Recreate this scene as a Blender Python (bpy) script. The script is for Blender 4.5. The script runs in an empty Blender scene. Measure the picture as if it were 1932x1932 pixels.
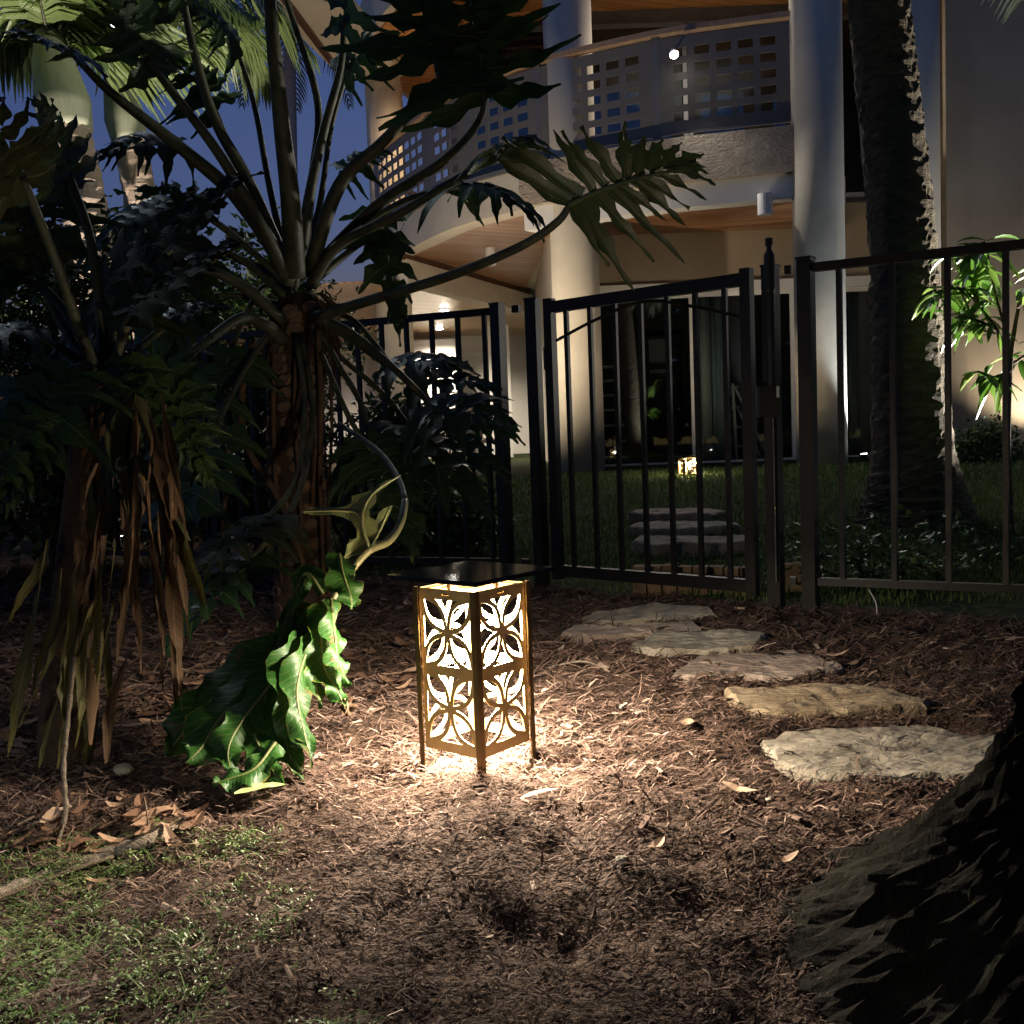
import bpy, bmesh, math, random
from mathutils import Vector, Matrix, noise

# ------------------------------------------------------------------ camera, sky, light, exposure
R = math.radians
rnd = random.Random(11)
scene = bpy.context.scene
col = scene.collection
V = Vector

PITCH, ROLL, EYE, FPX, HALF = R(4.4), R(2.2), 0.72, 1935.0, 966.0
FWD = V((0, math.cos(PITCH), -math.sin(PITCH)))
_u0 = V((0, math.sin(PITCH), math.cos(PITCH)))
RIGHT = V((1, 0, 0)) * math.cos(ROLL) - _u0 * math.sin(ROLL)
UP = V((1, 0, 0)) * math.sin(ROLL) + _u0 * math.cos(ROLL)
CAM = V((0, 0, EYE))
cam_data = bpy.data.cameras.new('camera')
cam = bpy.data.objects.new('camera', cam_data)
col.objects.link(cam)
cam_data.sensor_width = 36.0
cam_data.lens = 36.0 * FPX / 1932.0
cam_data.clip_start = 0.02
cam_data.clip_end = 600.0
cam.matrix_world = Matrix((
    (RIGHT.x, UP.x, -FWD.x, 0), (RIGHT.y, UP.y, -FWD.y, 0),
    (RIGHT.z, UP.z, -FWD.z, EYE), (0, 0, 0, 1)))
scene.camera = cam

world = bpy.data.worlds.new('World')
scene.world = world
world.use_nodes = True
wn = world.node_tree
wn.nodes.clear()
w_out = wn.nodes.new('ShaderNodeOutputWorld')
w_bg = wn.nodes.new('ShaderNodeBackground')
w_sky = wn.nodes.new('ShaderNodeTexSky')
w_sky.sky_type = 'NISHITA'
w_sky.sun_disc = False
w_sky.sun_elevation = R(-2.0)
w_sky.sun_rotation = R(200)
w_sky.air_density = 0.5
w_sky.dust_density = 0.3
w_sky.ozone_density = 3.0
wn.links.new(w_sky.outputs[0], w_bg.inputs[0])
w_bg.inputs[1].default_value = 0.29
wn.links.new(w_bg.outputs[0], w_out.inputs[0])

sun_data = bpy.data.lights.new('sheen_sun', 'SUN')  # cool sun added for sheen on leaf tops, standing in for an unseen floodlight
sun_data.energy = 0.05
sun_data.angle = R(3)
sun_data.color = (0.80, 0.92, 1.0)
sun = bpy.data.objects.new('sheen_sun', sun_data)
col.objects.link(sun)
sun.rotation_euler = V((0.42, -0.62, -0.9)).to_track_quat('-Z', 'Y').to_euler()

vs = scene.view_settings
vs.view_transform = 'Standard'
vs.look = 'None'
vs.exposure = 1.5
vs.gamma = 1.0
scene.cycles.use_denoising = True
scene.cycles.max_bounces = 8
scene.cycles.sample_clamp_indirect = 4.0
scene.cycles.caustics_reflective = False
scene.cycles.caustics_refractive = False

# ------------------------------------------------------------------ helpers
def P(u, v, d):
    """point seen at (u, v) of the 1932 px photograph, d metres ahead"""
    return CAM + FWD * d + RIGHT * ((u - HALF) / FPX * d) + UP * ((HALF - v) / FPX * d)

def ray(u, v):
    return (FWD + RIGHT * ((u - HALF) / FPX) + UP * ((HALF - v) / FPX))

def PZ(u, v, z):
    r = ray(u, v)
    return CAM + r * ((z - EYE) / r.z)

def PY(u, v, y):
    r = ray(u, v)
    return CAM + r * (y / r.y)

FENCE = [V((-6.0, 9.3, 0))] + [PZ(u, v, 1.30) for u, v in ((390, 633), (650, 606), (1008, 572))] + \
        [PZ(u, v, 1.30) for u, v in ((1452, 506), (1520, 500), (1900, 455), (2400, 380))]

def fence_y(x):
    for a, b in zip(FENCE, FENCE[1:]):
        if x <= b.x:
            t = (x - a.x) / (b.x - a.x)
            return a.y + (b.y - a.y) * t
    return FENCE[-1].y

def sstep(a, b, x):
    t = max(0.0, min(1.0, (x - a) / (b - a)))
    return t * t * (3 - 2 * t)

def gz(x, y):
    n = noise.noise
    d = y - fence_y(max(-6, min(6, x)))
    rise = 0.265 * sstep(0.15, 5.0, d)
    near = 1.0 - sstep(-0.1, 0.5, d)
    z = rise + 0.010 * n((x * 1.3, y * 1.3, 1.7))
    if near > 0:
        z += near * (0.022 * n((x * 2.6, y * 2.6, 3.1)) + 0.026 * n((x * 7, y * 7, 5.2)) + 0.016 * n((x * 19, y * 19, 9.4)))
        # a low swell of mulch under the lantern, a hollow in front of the camera
        z += near * 0.02 * math.exp(-((x + 0.05) ** 2 + (y - 2.15) ** 2) / 0.16)
        z -= near * 0.03 * math.exp(-(((x - 0.02) / 0.17) ** 2 + ((y - 1.47) / 0.10) ** 2))
    else:
        z += 0.006 * n((x * 3, y * 3, 8.8))
    return z

def G(u, v):
    r = ray(u, v)
    t = 0.4
    while t < 60:
        p = CAM + r * t
        if p.z < gz(p.x, p.y):
            break
        t += 0.02 if t < 8 else 0.2
    p = CAM + r * t
    return V((p.x, p.y, gz(p.x, p.y)))

def catmull(pts, n=6):
    pts = [V(p) for p in pts]
    out = []
    q = [pts[0] * 2 - pts[1]] + pts + [pts[-1] * 2 - pts[-2]]
    for i in range(1, len(q) - 2):
        p0, p1, p2, p3 = q[i - 1], q[i], q[i + 1], q[i + 2]
        for k in range(n):
            t = k / n
            out.append(0.5 * ((2 * p1) + (p2 - p0) * t + (2 * p0 - 5 * p1 + 4 * p2 - p3) * t * t
                              + (3 * p1 - p0 - 3 * p2 + p3) * t ** 3))
    out.append(pts[-1].copy())
    return out

ORG = {}

class MB:
    """collects faces; build() links them as ONE mesh object"""
    def __init__(s):
        s.v, s.f, s.uv, s.tint = [], [], [], []

    def face(s, pts, uv=None, tint=None):
        i = len(s.v)
        s.v += [tuple(p) for p in pts]
        s.f.append(tuple(range(i, i + len(pts))))
        s.uv.append(uv)
        s.tint.append(tint)

    def add(s, verts, faces, uvs=None, tint=None):
        i = len(s.v)
        s.v += [tuple(p) for p in verts]
        for f in faces:
            s.f.append(tuple(i + k for k in f))
            s.uv.append([uvs[k] for k in f] if uvs else None)
            s.tint.append(tint)

    def box(s, c, size, ax=None):
        c = V(c)
        X, Y, Z = ax if ax else (V((1, 0, 0)), V((0, 1, 0)), V((0, 0, 1)))
        hx, hy, hz = size[0] / 2, size[1] / 2, size[2] / 2
        vs_ = [c + X * (a * hx) + Y * (b * hy) + Z * (e * hz) for a in (-1, 1) for b in (-1, 1) for e in (-1, 1)]
        s.add(vs_, [(0, 1, 3, 2), (4, 6, 7, 5), (0, 4, 5, 1), (2, 3, 7, 6), (0, 2, 6, 4), (1, 5, 7, 3)])
        return s

    def beam(s, a, b, w, h, up=(0, 0, 1)):
        a, b, up = V(a), V(b), V(up)
        d = b - a
        L = d.length
        d.normalize()
        side = d.cross(up)
        side = side.normalized() if side.length > 1e-4 else V((1, 0, 0))
        u2 = side.cross(d).normalized()
        return s.box((a + b) / 2, (L, w, h), (d, side, u2))

    def tube(s, pts, rad, seg=8, cap=True, uv=False, rfun=None):
        pts = [V(p) for p in pts]
        n = len(pts)
        if not hasattr(rad, '__len__'):
            rad = [rad] * n
        elif len(rad) != n:
            m = len(rad) - 1
            rr = []
            for i in range(n):
                t = i / (n - 1) * m
                k = min(int(t), m - 1)
                rr.append(rad[k] + (rad[k + 1] - rad[k]) * (t - k))
            rad = rr
        ref = None
        verts, faces = [], []
        for i, p in enumerate(pts):
            d = (pts[min(i + 1, n - 1)] - pts[max(i - 1, 0)])
            d = d.normalized() if d.length > 1e-9 else V((0, 0, 1))
            if ref is None:
                ref = d.orthogonal().normalized()
            ref = (ref - d * ref.dot(d)).normalized()
            o = d.cross(ref)
            for k in range(seg):
                a = 2 * math.pi * k / seg
                rr = rad[i]
                if rfun:
                    rr = rfun(i, k, rr)
                verts.append(p + (ref * math.cos(a) + o * math.sin(a)) * rr)
        for i in range(n - 1):
            for k in range(seg):
                k2 = (k + 1) % seg
                faces.append((i * seg + k, i * seg + k2, (i + 1) * seg + k2, (i + 1) * seg + k))
        if cap:
            faces.append(tuple(range(seg - 1, -1, -1)))
            faces.append(tuple((n - 1) * seg + k for k in range(seg)))
        s.add(verts, faces, [(0.5, 0.5)] * len(verts) if uv else None)
        return s

    def prism(s, poly, z0, z1):
        n = len(poly)
        vs_ = [(p[0], p[1], z0) for p in poly] + [(p[0], p[1], z1) for p in poly]
        fs = [tuple(range(n - 1, -1, -1)), tuple(range(n, 2 * n))]
        fs += [(i, (i + 1) % n, n + (i + 1) % n, n + i) for i in range(n)]
        s.add(vs_, fs)
        return s

    def build(s, name, mat, parent=None, loc=None, smooth=False):
        if parent is not None:
            o0 = ORG[parent.name]
        else:
            o0 = V(loc) if loc is not None else V((0, 0, 0))
        me = bpy.data.meshes.new(name)
        ox, oy, oz = o0
        me.from_pydata([(a - ox, b - oy, c - oz) for a, b, c in s.v], [], s.f)
        if any(u is not None for u in s.uv):
            lay = me.uv_layers.new(name='UVMap')
            flat = []
            for f, u in zip(s.f, s.uv):
                for k in range(len(f)):
                    flat += list(u[k]) if u else [0.0, 0.0]
            lay.data.foreach_set('uv', flat)
        if any(t is not None for t in s.tint):
            at = me.attributes.new('tint', 'FLOAT', 'FACE')
            at.data.foreach_set('value', [t if t is not None else 0.5 for t in s.tint])
        if smooth:
            me.polygons.foreach_set('use_smooth', [True] * len(me.polygons))
        me.update()
        if mat is not None:
            me.materials.append(mat)
        ob = bpy.data.objects.new(name, me)
        col.objects.link(ob)
        if parent is not None:
            ob.parent = parent
            ORG[ob.name] = o0
        else:
            ob.location = o0
            ORG[ob.name] = o0
        return ob

def tag(o, label=None, cat=None, group=None, kind=None):
    if label: o['label'] = label
    if cat: o['category'] = cat
    if group: o['group'] = group
    if kind: o['kind'] = kind
    return o

def thing(name, label, cat, loc, group=None):
    o = bpy.data.objects.new(name, None)
    o.empty_display_size = 0.1
    col.objects.link(o)
    o.location = loc
    ORG[o.name] = V(loc)
    return tag(o, label, cat, group)

def copy_tree(o, parent=None):
    c = o.copy()
    col.objects.link(c)
    c.parent = parent
    for ch in list(o.children):
        copy_tree(ch, c)
    return c

# ------------------------------------------------------------------ materials
def new_mat(name):
    m = bpy.data.materials.new(name)
    m.use_nodes = True
    nt = m.node_tree
    bs = nt.nodes['Principled BSDF']
    return m, nt, bs

def ramp(nt, fac, stops):
    r = nt.nodes.new('ShaderNodeValToRGB')
    el = r.color_ramp.elements
    while len(el) < len(stops):
        el.new(0.5)
    for e, (p, c) in zip(el, stops):
        e.position = p
        e.color = (*c, 1)
    nt.links.new(fac, r.inputs[0])
    return r.outputs[0]

def nz(nt, scale, detail=4, rough=0.6, vec=None, dist=0.0):
    t = nt.nodes.new('ShaderNodeTexNoise')
    t.inputs['Scale'].default_value = scale
    t.inputs['Detail'].default_value = detail
    t.inputs['Roughness'].default_value = rough
    t.inputs['Distortion'].default_value = dist
    if vec is not None:
        nt.links.new(vec, t.inputs['Vector'])
    return t.outputs['Fac']

def objco(nt, scale=(1, 1, 1)):
    tc = nt.nodes.new('ShaderNodeTexCoord')
    mp = nt.nodes.new('ShaderNodeMapping')
    mp.inputs['Scale'].default_value = scale
    nt.links.new(tc.outputs['Object'], mp.inputs[0])
    return mp.outputs[0]

def bump(nt, bs, h, strength=0.3, dist=0.01):
    b = nt.nodes.new('ShaderNodeBump')
    b.inputs['Strength'].default_value = strength
    b.inputs['Distance'].default_value = dist
    nt.links.new(h, b.inputs['Height'])
    nt.links.new(b.outputs[0], bs.inputs['Normal'])

def simple(name, c1, c2, rough=0.6, metal=0.0, scale=8, bstr=0.2, bdist=0.004, stretch=(1, 1, 1), spec=0.5, detail=5):
    m, nt, bs = new_mat(name)
    co = objco(nt, stretch)
    f = nz(nt, scale, detail, 0.65, co)
    nt.links.new(ramp(nt, f, [(0.3, c1), (0.7, c2)]), bs.inputs['Base Color'])
    bs.inputs['Roughness'].default_value = rough
    bs.inputs['Metallic'].default_value = metal
    bs.inputs['Specular IOR Level'].default_value = spec
    if bstr:
        bump(nt, bs, nz(nt, scale * 5, 3, 0.6, co), bstr, bdist)
    return m

def tinted(name, stops, rough=0.8, scale=60, bstr=0.3, spec=0.3, transl=0.0):
    m, nt, bs = new_mat(name)
    a = nt.nodes.new('ShaderNodeAttribute')
    a.attribute_name = 'tint'
    c = ramp(nt, a.outputs['Fac'], stops)
    nt.links.new(c, bs.inputs['Base Color'])
    bs.inputs['Roughness'].default_value = rough
    bs.inputs['Specular IOR Level'].default_value = spec
    if transl:
        tr = nt.nodes.new('ShaderNodeBsdfTranslucent')
        nt.links.new(c, tr.inputs[0])
        mx = nt.nodes.new('ShaderNodeMixShader')
        mx.inputs[0].default_value = transl
        nt.links.new(bs.outputs[0], mx.inputs[1])
        nt.links.new(tr.outputs[0], mx.inputs[2])
        nt.links.new(mx.outputs[0], nt.nodes['Material Output'].inputs[0])
    return m

def leaf_mat(name, top, under, vein, rough=0.33, transl=0.25, spec=0.5, edge=None):
    m, nt, bs = new_mat(name)
    uv = nt.nodes.new('ShaderNodeUVMap')
    sp = nt.nodes.new('ShaderNodeSeparateXYZ')
    nt.links.new(uv.outputs[0], sp.inputs[0])
    def math_(op, a, b=None):
        n = nt.nodes.new('ShaderNodeMath')
        n.operation = op
        for i, x in enumerate((a, b)):
            if x is None: continue
            if isinstance(x, (int, float)): n.inputs[i].default_value = x
            else: nt.links.new(x, n.inputs[i])
        return n.outputs[0]
    av = math_('ABSOLUTE', math_('SUBTRACT', sp.outputs[1], 0.5))      # 0 on the rib, 0.5 at the margin
    co = objco(nt)
    n1 = nz(nt, 9, 4, 0.6, co)
    n2 = nz(nt, 40, 3, 0.6, co)
    def mixc(f, a, b):
        n = nt.nodes.new('ShaderNodeMix')
        n.data_type = 'RGBA'
        for i, x in ((0, f), (6, a), (7, b)):
            if isinstance(x, (int, float)): n.inputs[i].default_value = x
            elif isinstance(x, tuple): n.inputs[i].default_value = (*x, 1)
            else: nt.links.new(x, n.inputs[i])
        return n.outputs[2]
    dk = tuple(c * 0.62 for c in top)
    ctop = mixc(n1, dk, top)
    geo = nt.nodes.new('ShaderNodeNewGeometry')
    c = mixc(geo.outputs['Backfacing'], ctop, under)
    # side veins run obliquely from the rib
    side = math_('PINGPONG', math_('ADD', math_('MULTIPLY', sp.outputs[0], 9.0), math_('MULTIPLY', av, -3.0)), 0.5)
    sv = math_('MULTIPLY', math_('LESS_THAN', side, 0.05), 0.35)
    rib = math_('LESS_THAN', av, 0.03)
    c = mixc(math_('MAXIMUM', sv, rib), c, vein)
    if edge:
        e = math_('MULTIPLY', math_('GREATER_THAN', math_('ADD', av, math_('MULTIPLY', n1, 0.32)), 0.66), 0.8)
        c = mixc(e, c, edge)
        sp_n = nz(nt, 22, 3, 0.55, co)
        c = mixc(math_('MULTIPLY', math_('GREATER_THAN', sp_n, 0.66), 0.75), c, (0.075, 0.042, 0.016))
    nt.links.new(c, bs.inputs['Base Color'])
    bs.inputs['Roughness'].default_value = rough
    bs.inputs['Specular IOR Level'].default_value = spec
    h = math_('ADD', math_('MULTIPLY', math_('MINIMUM', side, 0.2), 1.0), math_('MULTIPLY', n2, 0.5))
    bump(nt, bs, h, 0.35, 0.006)
    tr = nt.nodes.new('ShaderNodeBsdfTranslucent')
    nt.links.new(c, tr.inputs[0])
    mx = nt.nodes.new('ShaderNodeMixShader')
    mx.inputs[0].default_value = transl
    nt.links.new(bs.outputs[0], mx.inputs[1])
    nt.links.new(tr.outputs[0], mx.inputs[2])
    nt.links.new(mx.outputs[0], nt.nodes['Material Output'].inputs[0])
    return m

def emit_mat(name, c, s):
    m, nt, bs = new_mat(name)
    bs.inputs['Base Color'].default_value = (0.8, 0.8, 0.8, 1)
    bs.inputs['Emission Color'].default_value = (*c, 1)
    bs.inputs['Emission Strength'].default_value = s
    return m

def wood_mat(name, c1, c2, ang, pitch=0.09, rough=0.35):
    m, nt, bs = new_mat(name)
    tc = nt.nodes.new('ShaderNodeTexCoord')
    mp = nt.nodes.new('ShaderNodeMapping')
    mp.inputs['Rotation'].default_value = (0, 0, ang)
    nt.links.new(tc.outputs['Object'], mp.inputs[0])
    sp = nt.nodes.new('ShaderNodeSeparateXYZ')
    nt.links.new(mp.outputs[0], sp.inputs[0])
    d = nt.nodes.new('ShaderNodeMath'); d.operation = 'DIVIDE'; d.inputs[1].default_value = pitch
    nt.links.new(sp.outputs[1], d.inputs[0])
    fl = nt.nodes.new('ShaderNodeMath'); fl.operation = 'FLOOR'; nt.links.new(d.outputs[0], fl.inputs[0])
    fr = nt.nodes.new('ShaderNodeMath'); fr.operation = 'FRACT'; nt.links.new(d.outputs[0], fr.inputs[0])
    wn_ = nt.nodes.new('ShaderNodeTexWhiteNoise'); wn_.noise_dimensions = '1D'; nt.links.new(fl.outputs[0], wn_.inputs['W'])
    mp2 = nt.nodes.new('ShaderNodeMapping'); mp2.inputs['Scale'].default_value = (1.2, 14, 1)
    nt.links.new(mp.outputs[0], mp2.inputs[0])
    g = nz(nt, 3, 5, 0.6, mp2.outputs[0])
    ad = nt.nodes.new('ShaderNodeMath'); ad.operation = 'ADD'
    ml = nt.nodes.new('ShaderNodeMath'); ml.operation = 'MULTIPLY'; ml.inputs[1].default_value = 0.5
    nt.links.new(wn_.outputs[0], ml.inputs[0])
    nt.links.new(ml.outputs[0], ad.inputs[0]); nt.links.new(g, ad.inputs[1])
    c = ramp(nt, ad.outputs[0], [(0.4, c1), (1.0, c2)])
    gap = nt.nodes.new('ShaderNodeMath'); gap.operation = 'LESS_THAN'; gap.inputs[1].default_value = 0.09
    nt.links.new(fr.outputs[0], gap.inputs[0])
    mx = nt.nodes.new('ShaderNodeMix'); mx.data_type = 'RGBA'
    nt.links.new(gap.outputs[0], mx.inputs[0]); nt.links.new(c, mx.inputs[6])
    mx.inputs[7].default_value = (c1[0] * 0.3, c1[1] * 0.3, c1[2] * 0.3, 1)
    nt.links.new(mx.outputs[2], bs.inputs['Base Color'])
    bs.inputs['Roughness'].default_value = rough
    iv = nt.nodes.new('ShaderNodeMath'); iv.operation = 'SUBTRACT'; iv.inputs[0].default_value = 1
    nt.links.new(gap.outputs[0], iv.inputs[1])
    bump(nt, bs, iv.outputs[0], 0.5, 0.006)
    return m

M = {}
M['soil'] = simple('soil', (0.022, 0.014, 0.010), (0.075, 0.046, 0.032), 0.95, scale=14, bstr=0.9, bdist=0.02, spec=0.15)
M['lawn_soil'] = simple('lawn_soil', (0.012, 0.018, 0.006), (0.03, 0.045, 0.014), 0.95, scale=9, bstr=0.6, spec=0.1)
M['mulch'] = tinted('mulch', [(0.0, (0.024, 0.014, 0.011)), (0.45, (0.092, 0.056, 0.043)), (0.8, (0.20, 0.135, 0.105)), (1.0, (0.38, 0.30, 0.24))], 0.9, spec=0.15)
M['litter'] = tinted('litter', [(0.0, (0.045, 0.022, 0.013)), (0.5, (0.16, 0.085, 0.050)), (1.0, (0.36, 0.24, 0.16))], 0.7, transl=0.15)
M['grass'] = tinted('grass', [(0.0, (0.035, 0.06, 0.012)), (0.6, (0.085, 0.14, 0.027)), (1.0, (0.20, 0.22, 0.07))], 0.55, transl=0.25, spec=0.35)
M['weed'] = tinted('weed', [(0.0, (0.05, 0.085, 0.022)), (0.6, (0.12, 0.18, 0.045)), (1.0, (0.28, 0.32, 0.14))], 0.5, transl=0.25, spec=0.4)
M['stone'] = simple('stone', (0.13, 0.108, 0.080), (0.38, 0.335, 0.265), 0.9, scale=6, bstr=0.9, bdist=0.012, stretch=(1, 2.2, 1), spec=0.25, detail=8)
M['stone_gold'] = simple('stone_gold', (0.15, 0.105, 0.062), (0.34, 0.265, 0.175), 0.9, scale=6, bstr=0.9, bdist=0.012, stretch=(1, 2.5, 1), spec=0.25, detail=8)
M['stone_pink'] = simple('stone_pink', (0.15, 0.11, 0.085), (0.36, 0.285, 0.235), 0.9, scale=6, bstr=0.9, bdist=0.012, stretch=(1, 2.5, 1), spec=0.25, detail=8)
M['brick'] = simple('brick', (0.12, 0.075, 0.045), (0.25, 0.17, 0.10), 0.9, scale=14, bstr=0.6, spec=0.2)
M['brass'] = simple('brass', (0.42, 0.29, 0.115), (0.56, 0.41, 0.19), 0.45, metal=0.35, scale=18, bstr=0.1, bdist=0.001)
M['bronze'] = simple('bronze', (0.10, 0.062, 0.024), (0.19, 0.125, 0.055), 0.42, metal=0.8, scale=18, bstr=0.1, bdist=0.001)
M['cap'] = simple('cap', (0.012, 0.012, 0.014), (0.022, 0.022, 0.024), 0.12, metal=0.0, scale=4, bstr=0.02, spec=0.6)
M['black_metal'] = simple('black_metal', (0.008, 0.0066, 0.005), (0.016, 0.013, 0.010), 0.5, metal=0.0, scale=30, bstr=0.2, bdist=0.001, spec=0.32)
M['latch_plastic'] = simple('latch_plastic', (0.010, 0.010, 0.010), (0.016, 0.016, 0.016), 0.5, scale=30, bstr=0.05)
M['white_plastic'] = simple('white_plastic', (0.66, 0.66, 0.64), (0.74, 0.74, 0.72), 0.45, scale=10, bstr=0.02)
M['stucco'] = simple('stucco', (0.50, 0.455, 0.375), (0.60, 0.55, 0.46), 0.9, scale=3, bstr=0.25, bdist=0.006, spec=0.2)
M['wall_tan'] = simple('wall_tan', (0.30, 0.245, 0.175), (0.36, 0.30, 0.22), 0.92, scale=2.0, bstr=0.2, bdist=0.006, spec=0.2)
M['rough_stucco'] = simple('rough_stucco', (0.36, 0.30, 0.24), (0.56, 0.48, 0.38), 0.95, scale=5, bstr=1.0, bdist=0.05, stretch=(1, 1, 2), spec=0.15, detail=8)
M['white_paint'] = simple('white_paint', (0.70, 0.69, 0.66), (0.78, 0.77, 0.74), 0.6, scale=3, bstr=0.05, spec=0.3)
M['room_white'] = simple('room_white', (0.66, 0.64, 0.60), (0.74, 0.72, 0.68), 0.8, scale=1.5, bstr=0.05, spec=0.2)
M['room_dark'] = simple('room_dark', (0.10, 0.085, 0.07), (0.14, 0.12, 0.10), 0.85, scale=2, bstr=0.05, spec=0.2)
M['dark_wood'] = simple('dark_wood', (0.055, 0.026, 0.014), (0.11, 0.055, 0.028), 0.5, scale=4, stretch=(1, 6, 6), bstr=0.2)
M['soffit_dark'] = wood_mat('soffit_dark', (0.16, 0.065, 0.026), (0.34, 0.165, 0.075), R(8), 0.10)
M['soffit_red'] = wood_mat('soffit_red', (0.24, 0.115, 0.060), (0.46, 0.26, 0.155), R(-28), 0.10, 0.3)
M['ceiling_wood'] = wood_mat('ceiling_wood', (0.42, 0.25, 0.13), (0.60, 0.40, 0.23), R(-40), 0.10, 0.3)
M['orange_wood'] = wood_mat('orange_wood', (0.40, 0.17, 0.05), (0.58, 0.29, 0.10), R(-20), 0.16, 0.35)
M['rail_metal'] = simple('rail_metal', (0.115, 0.102, 0.085), (0.15, 0.135, 0.115), 0.45, metal=0.0, scale=5, bstr=0.05)
M['rail_post'] = simple('rail_post', (0.10, 0.10, 0.105), (0.14, 0.14, 0.145), 0.5, metal=0.0, scale=6, bstr=0.05)
M['handrail_wood'] = simple('handrail_wood', (0.24, 0.145, 0.085), (0.40, 0.27, 0.17), 0.5, scale=5, stretch=(4, 4, 4), bstr=0.15)
M['curtain'] = simple('curtain', (0.62, 0.62, 0.60), (0.72, 0.72, 0.70), 0.9, scale=3, bstr=0.05, spec=0.1)
M['curtain_blue'] = simple('curtain_blue', (0.34, 0.44, 0.47), (0.44, 0.54, 0.57), 0.9, scale=3, bstr=0.05, spec=0.1)
M['furniture'] = simple('furniture', (0.035, 0.026, 0.022), (0.06, 0.045, 0.04), 0.5, scale=5, bstr=0.05)
M['lamp_white'] = emit_mat('lamp_white', (1.0, 0.93, 0.82), 25)
M['lamp_warm'] = emit_mat('lamp_warm', (1.0, 0.78, 0.48), 30)
M['lamp_cool'] = emit_mat('lamp_cool', (0.85, 0.93, 1.0), 10)

def glass_mat():
    m, nt, bs = new_mat('window_glass')
    nt.nodes.remove(bs)
    g = nt.nodes.new('ShaderNodeBsdfGlossy'); g.inputs['Roughness'].default_value = 0.02
    g.inputs[0].default_value = (0.9, 0.93, 0.95, 1)
    t = nt.nodes.new('ShaderNodeBsdfTransparent'); t.inputs[0].default_value = (0.72, 0.76, 0.76, 1)
    f = nt.nodes.new('ShaderNodeFresnel'); f.inputs[0].default_value = 1.6
    mx = nt.nodes.new('ShaderNodeMixShader')
    nt.links.new(f.outputs[0], mx.inputs[0]); nt.links.new(t.outputs[0], mx.inputs[1]); nt.links.new(g.outputs[0], mx.inputs[2])
    nt.links.new(mx.outputs[0], nt.nodes['Material Output'].inputs[0])
    return m
M['glass'] = glass_mat()

M['leaf'] = leaf_mat('philodendron_leaf', (0.020, 0.050, 0.011), (0.038, 0.058, 0.022), (0.075, 0.10, 0.04), 0.40, 0.15, spec=0.4)
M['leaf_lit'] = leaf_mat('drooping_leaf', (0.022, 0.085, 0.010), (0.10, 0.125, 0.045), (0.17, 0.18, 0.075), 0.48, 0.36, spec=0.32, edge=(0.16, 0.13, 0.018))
M['leaf_olive'] = leaf_mat('olive_leaf', (0.034, 0.042, 0.010), (0.048, 0.055, 0.018), (0.09, 0.09, 0.035), 0.6, 0.2, spec=0.25)
M['leaf_dead'] = leaf_mat('dead_leaf', (0.070, 0.040, 0.020), (0.10, 0.060, 0.032), (0.15, 0.10, 0.058), 0.75, 0.25, spec=0.2)
M['leaf_yellow'] = leaf_mat('yellowing_leaf', (0.075, 0.070, 0.016), (0.10, 0.085, 0.026), (0.16, 0.13, 0.05), 0.6, 0.3, spec=0.3)
M['petiole'] = simple('petiole', (0.018, 0.024, 0.012), (0.075, 0.078, 0.046), 0.58, scale=16, bstr=0.6, bdist=0.003, stretch=(1, 1, 1), spec=0.3)
M['petiole_pale'] = simple('petiole_pale', (0.17, 0.17, 0.075), (0.22, 0.21, 0.10), 0.4, scale=10, bstr=0.1, bdist=0.002)
M['leaf_pale'] = simple('pale_leaf_underside', (0.17, 0.205, 0.075), (0.23, 0.26, 0.105), 0.5, scale=30, bstr=0.3, bdist=0.004)
M['leaf_rib'] = simple('pale_leaf_rib', (0.33, 0.34, 0.15), (0.40, 0.40, 0.19), 0.5, scale=30, bstr=0.05)
M['philo_trunk'] = simple('philo_trunk', (0.030, 0.019, 0.012), (0.08, 0.050, 0.032), 0.9, scale=22, bstr=0.8, bdist=0.01, spec=0.15)
M['leaf_scar'] = simple('leaf_scar', (0.08, 0.05, 0.032), (0.18, 0.12, 0.08), 0.85, scale=30, bstr=0.5, spec=0.15)
M['aerial_root'] = simple('aerial_root', (0.065, 0.037, 0.022), (0.13, 0.08, 0.05), 0.85, scale=25, bstr=0.5, bdist=0.004, spec=0.15)
def bark_mat():
    m, nt, bs = new_mat('bark')
    co = objco(nt, (1, 1, 0.28))
    f1 = nz(nt, 48, 8, 0.72, co, 0.8)
    f2 = nz(nt, 5, 4, 0.6, objco(nt))
    c = ramp(nt, f1, [(0.30, (0.003, 0.0026, 0.002)), (0.52, (0.014, 0.012, 0.008)), (0.72, (0.040, 0.035, 0.024))])
    mx = nt.nodes.new('ShaderNodeMix'); mx.data_type = 'RGBA'
    nt.links.new(ramp(nt, f2, [(0.55, (0, 0, 0)), (0.72, (0.6, 0.6, 0.6))]), mx.inputs[0])
    nt.links.new(c, mx.inputs[6]); mx.inputs[7].default_value = (0.026, 0.032, 0.017, 1)      # patches of lichen
    nt.links.new(mx.outputs[2], bs.inputs['Base Color'])
    bs.inputs['Roughness'].default_value = 0.95
    bs.inputs['Specular IOR Level'].default_value = 0.12
    bump(nt, bs, f1, 1.0, 0.03)
    return m
M['bark'] = bark_mat()
M['palm_bark'] = simple('palm_bark', (0.05, 0.042, 0.032), (0.15, 0.125, 0.09), 0.92, scale=10, bstr=0.8, bdist=0.015, stretch=(1, 1, 3), spec=0.15, detail=8)
M['palm_bark_pale'] = simple('palm_bark_pale', (0.30, 0.235, 0.19), (0.50, 0.41, 0.34), 0.9, scale=7, bstr=0.7, bdist=0.015, stretch=(1, 1, 4), spec=0.15, detail=8)
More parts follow.
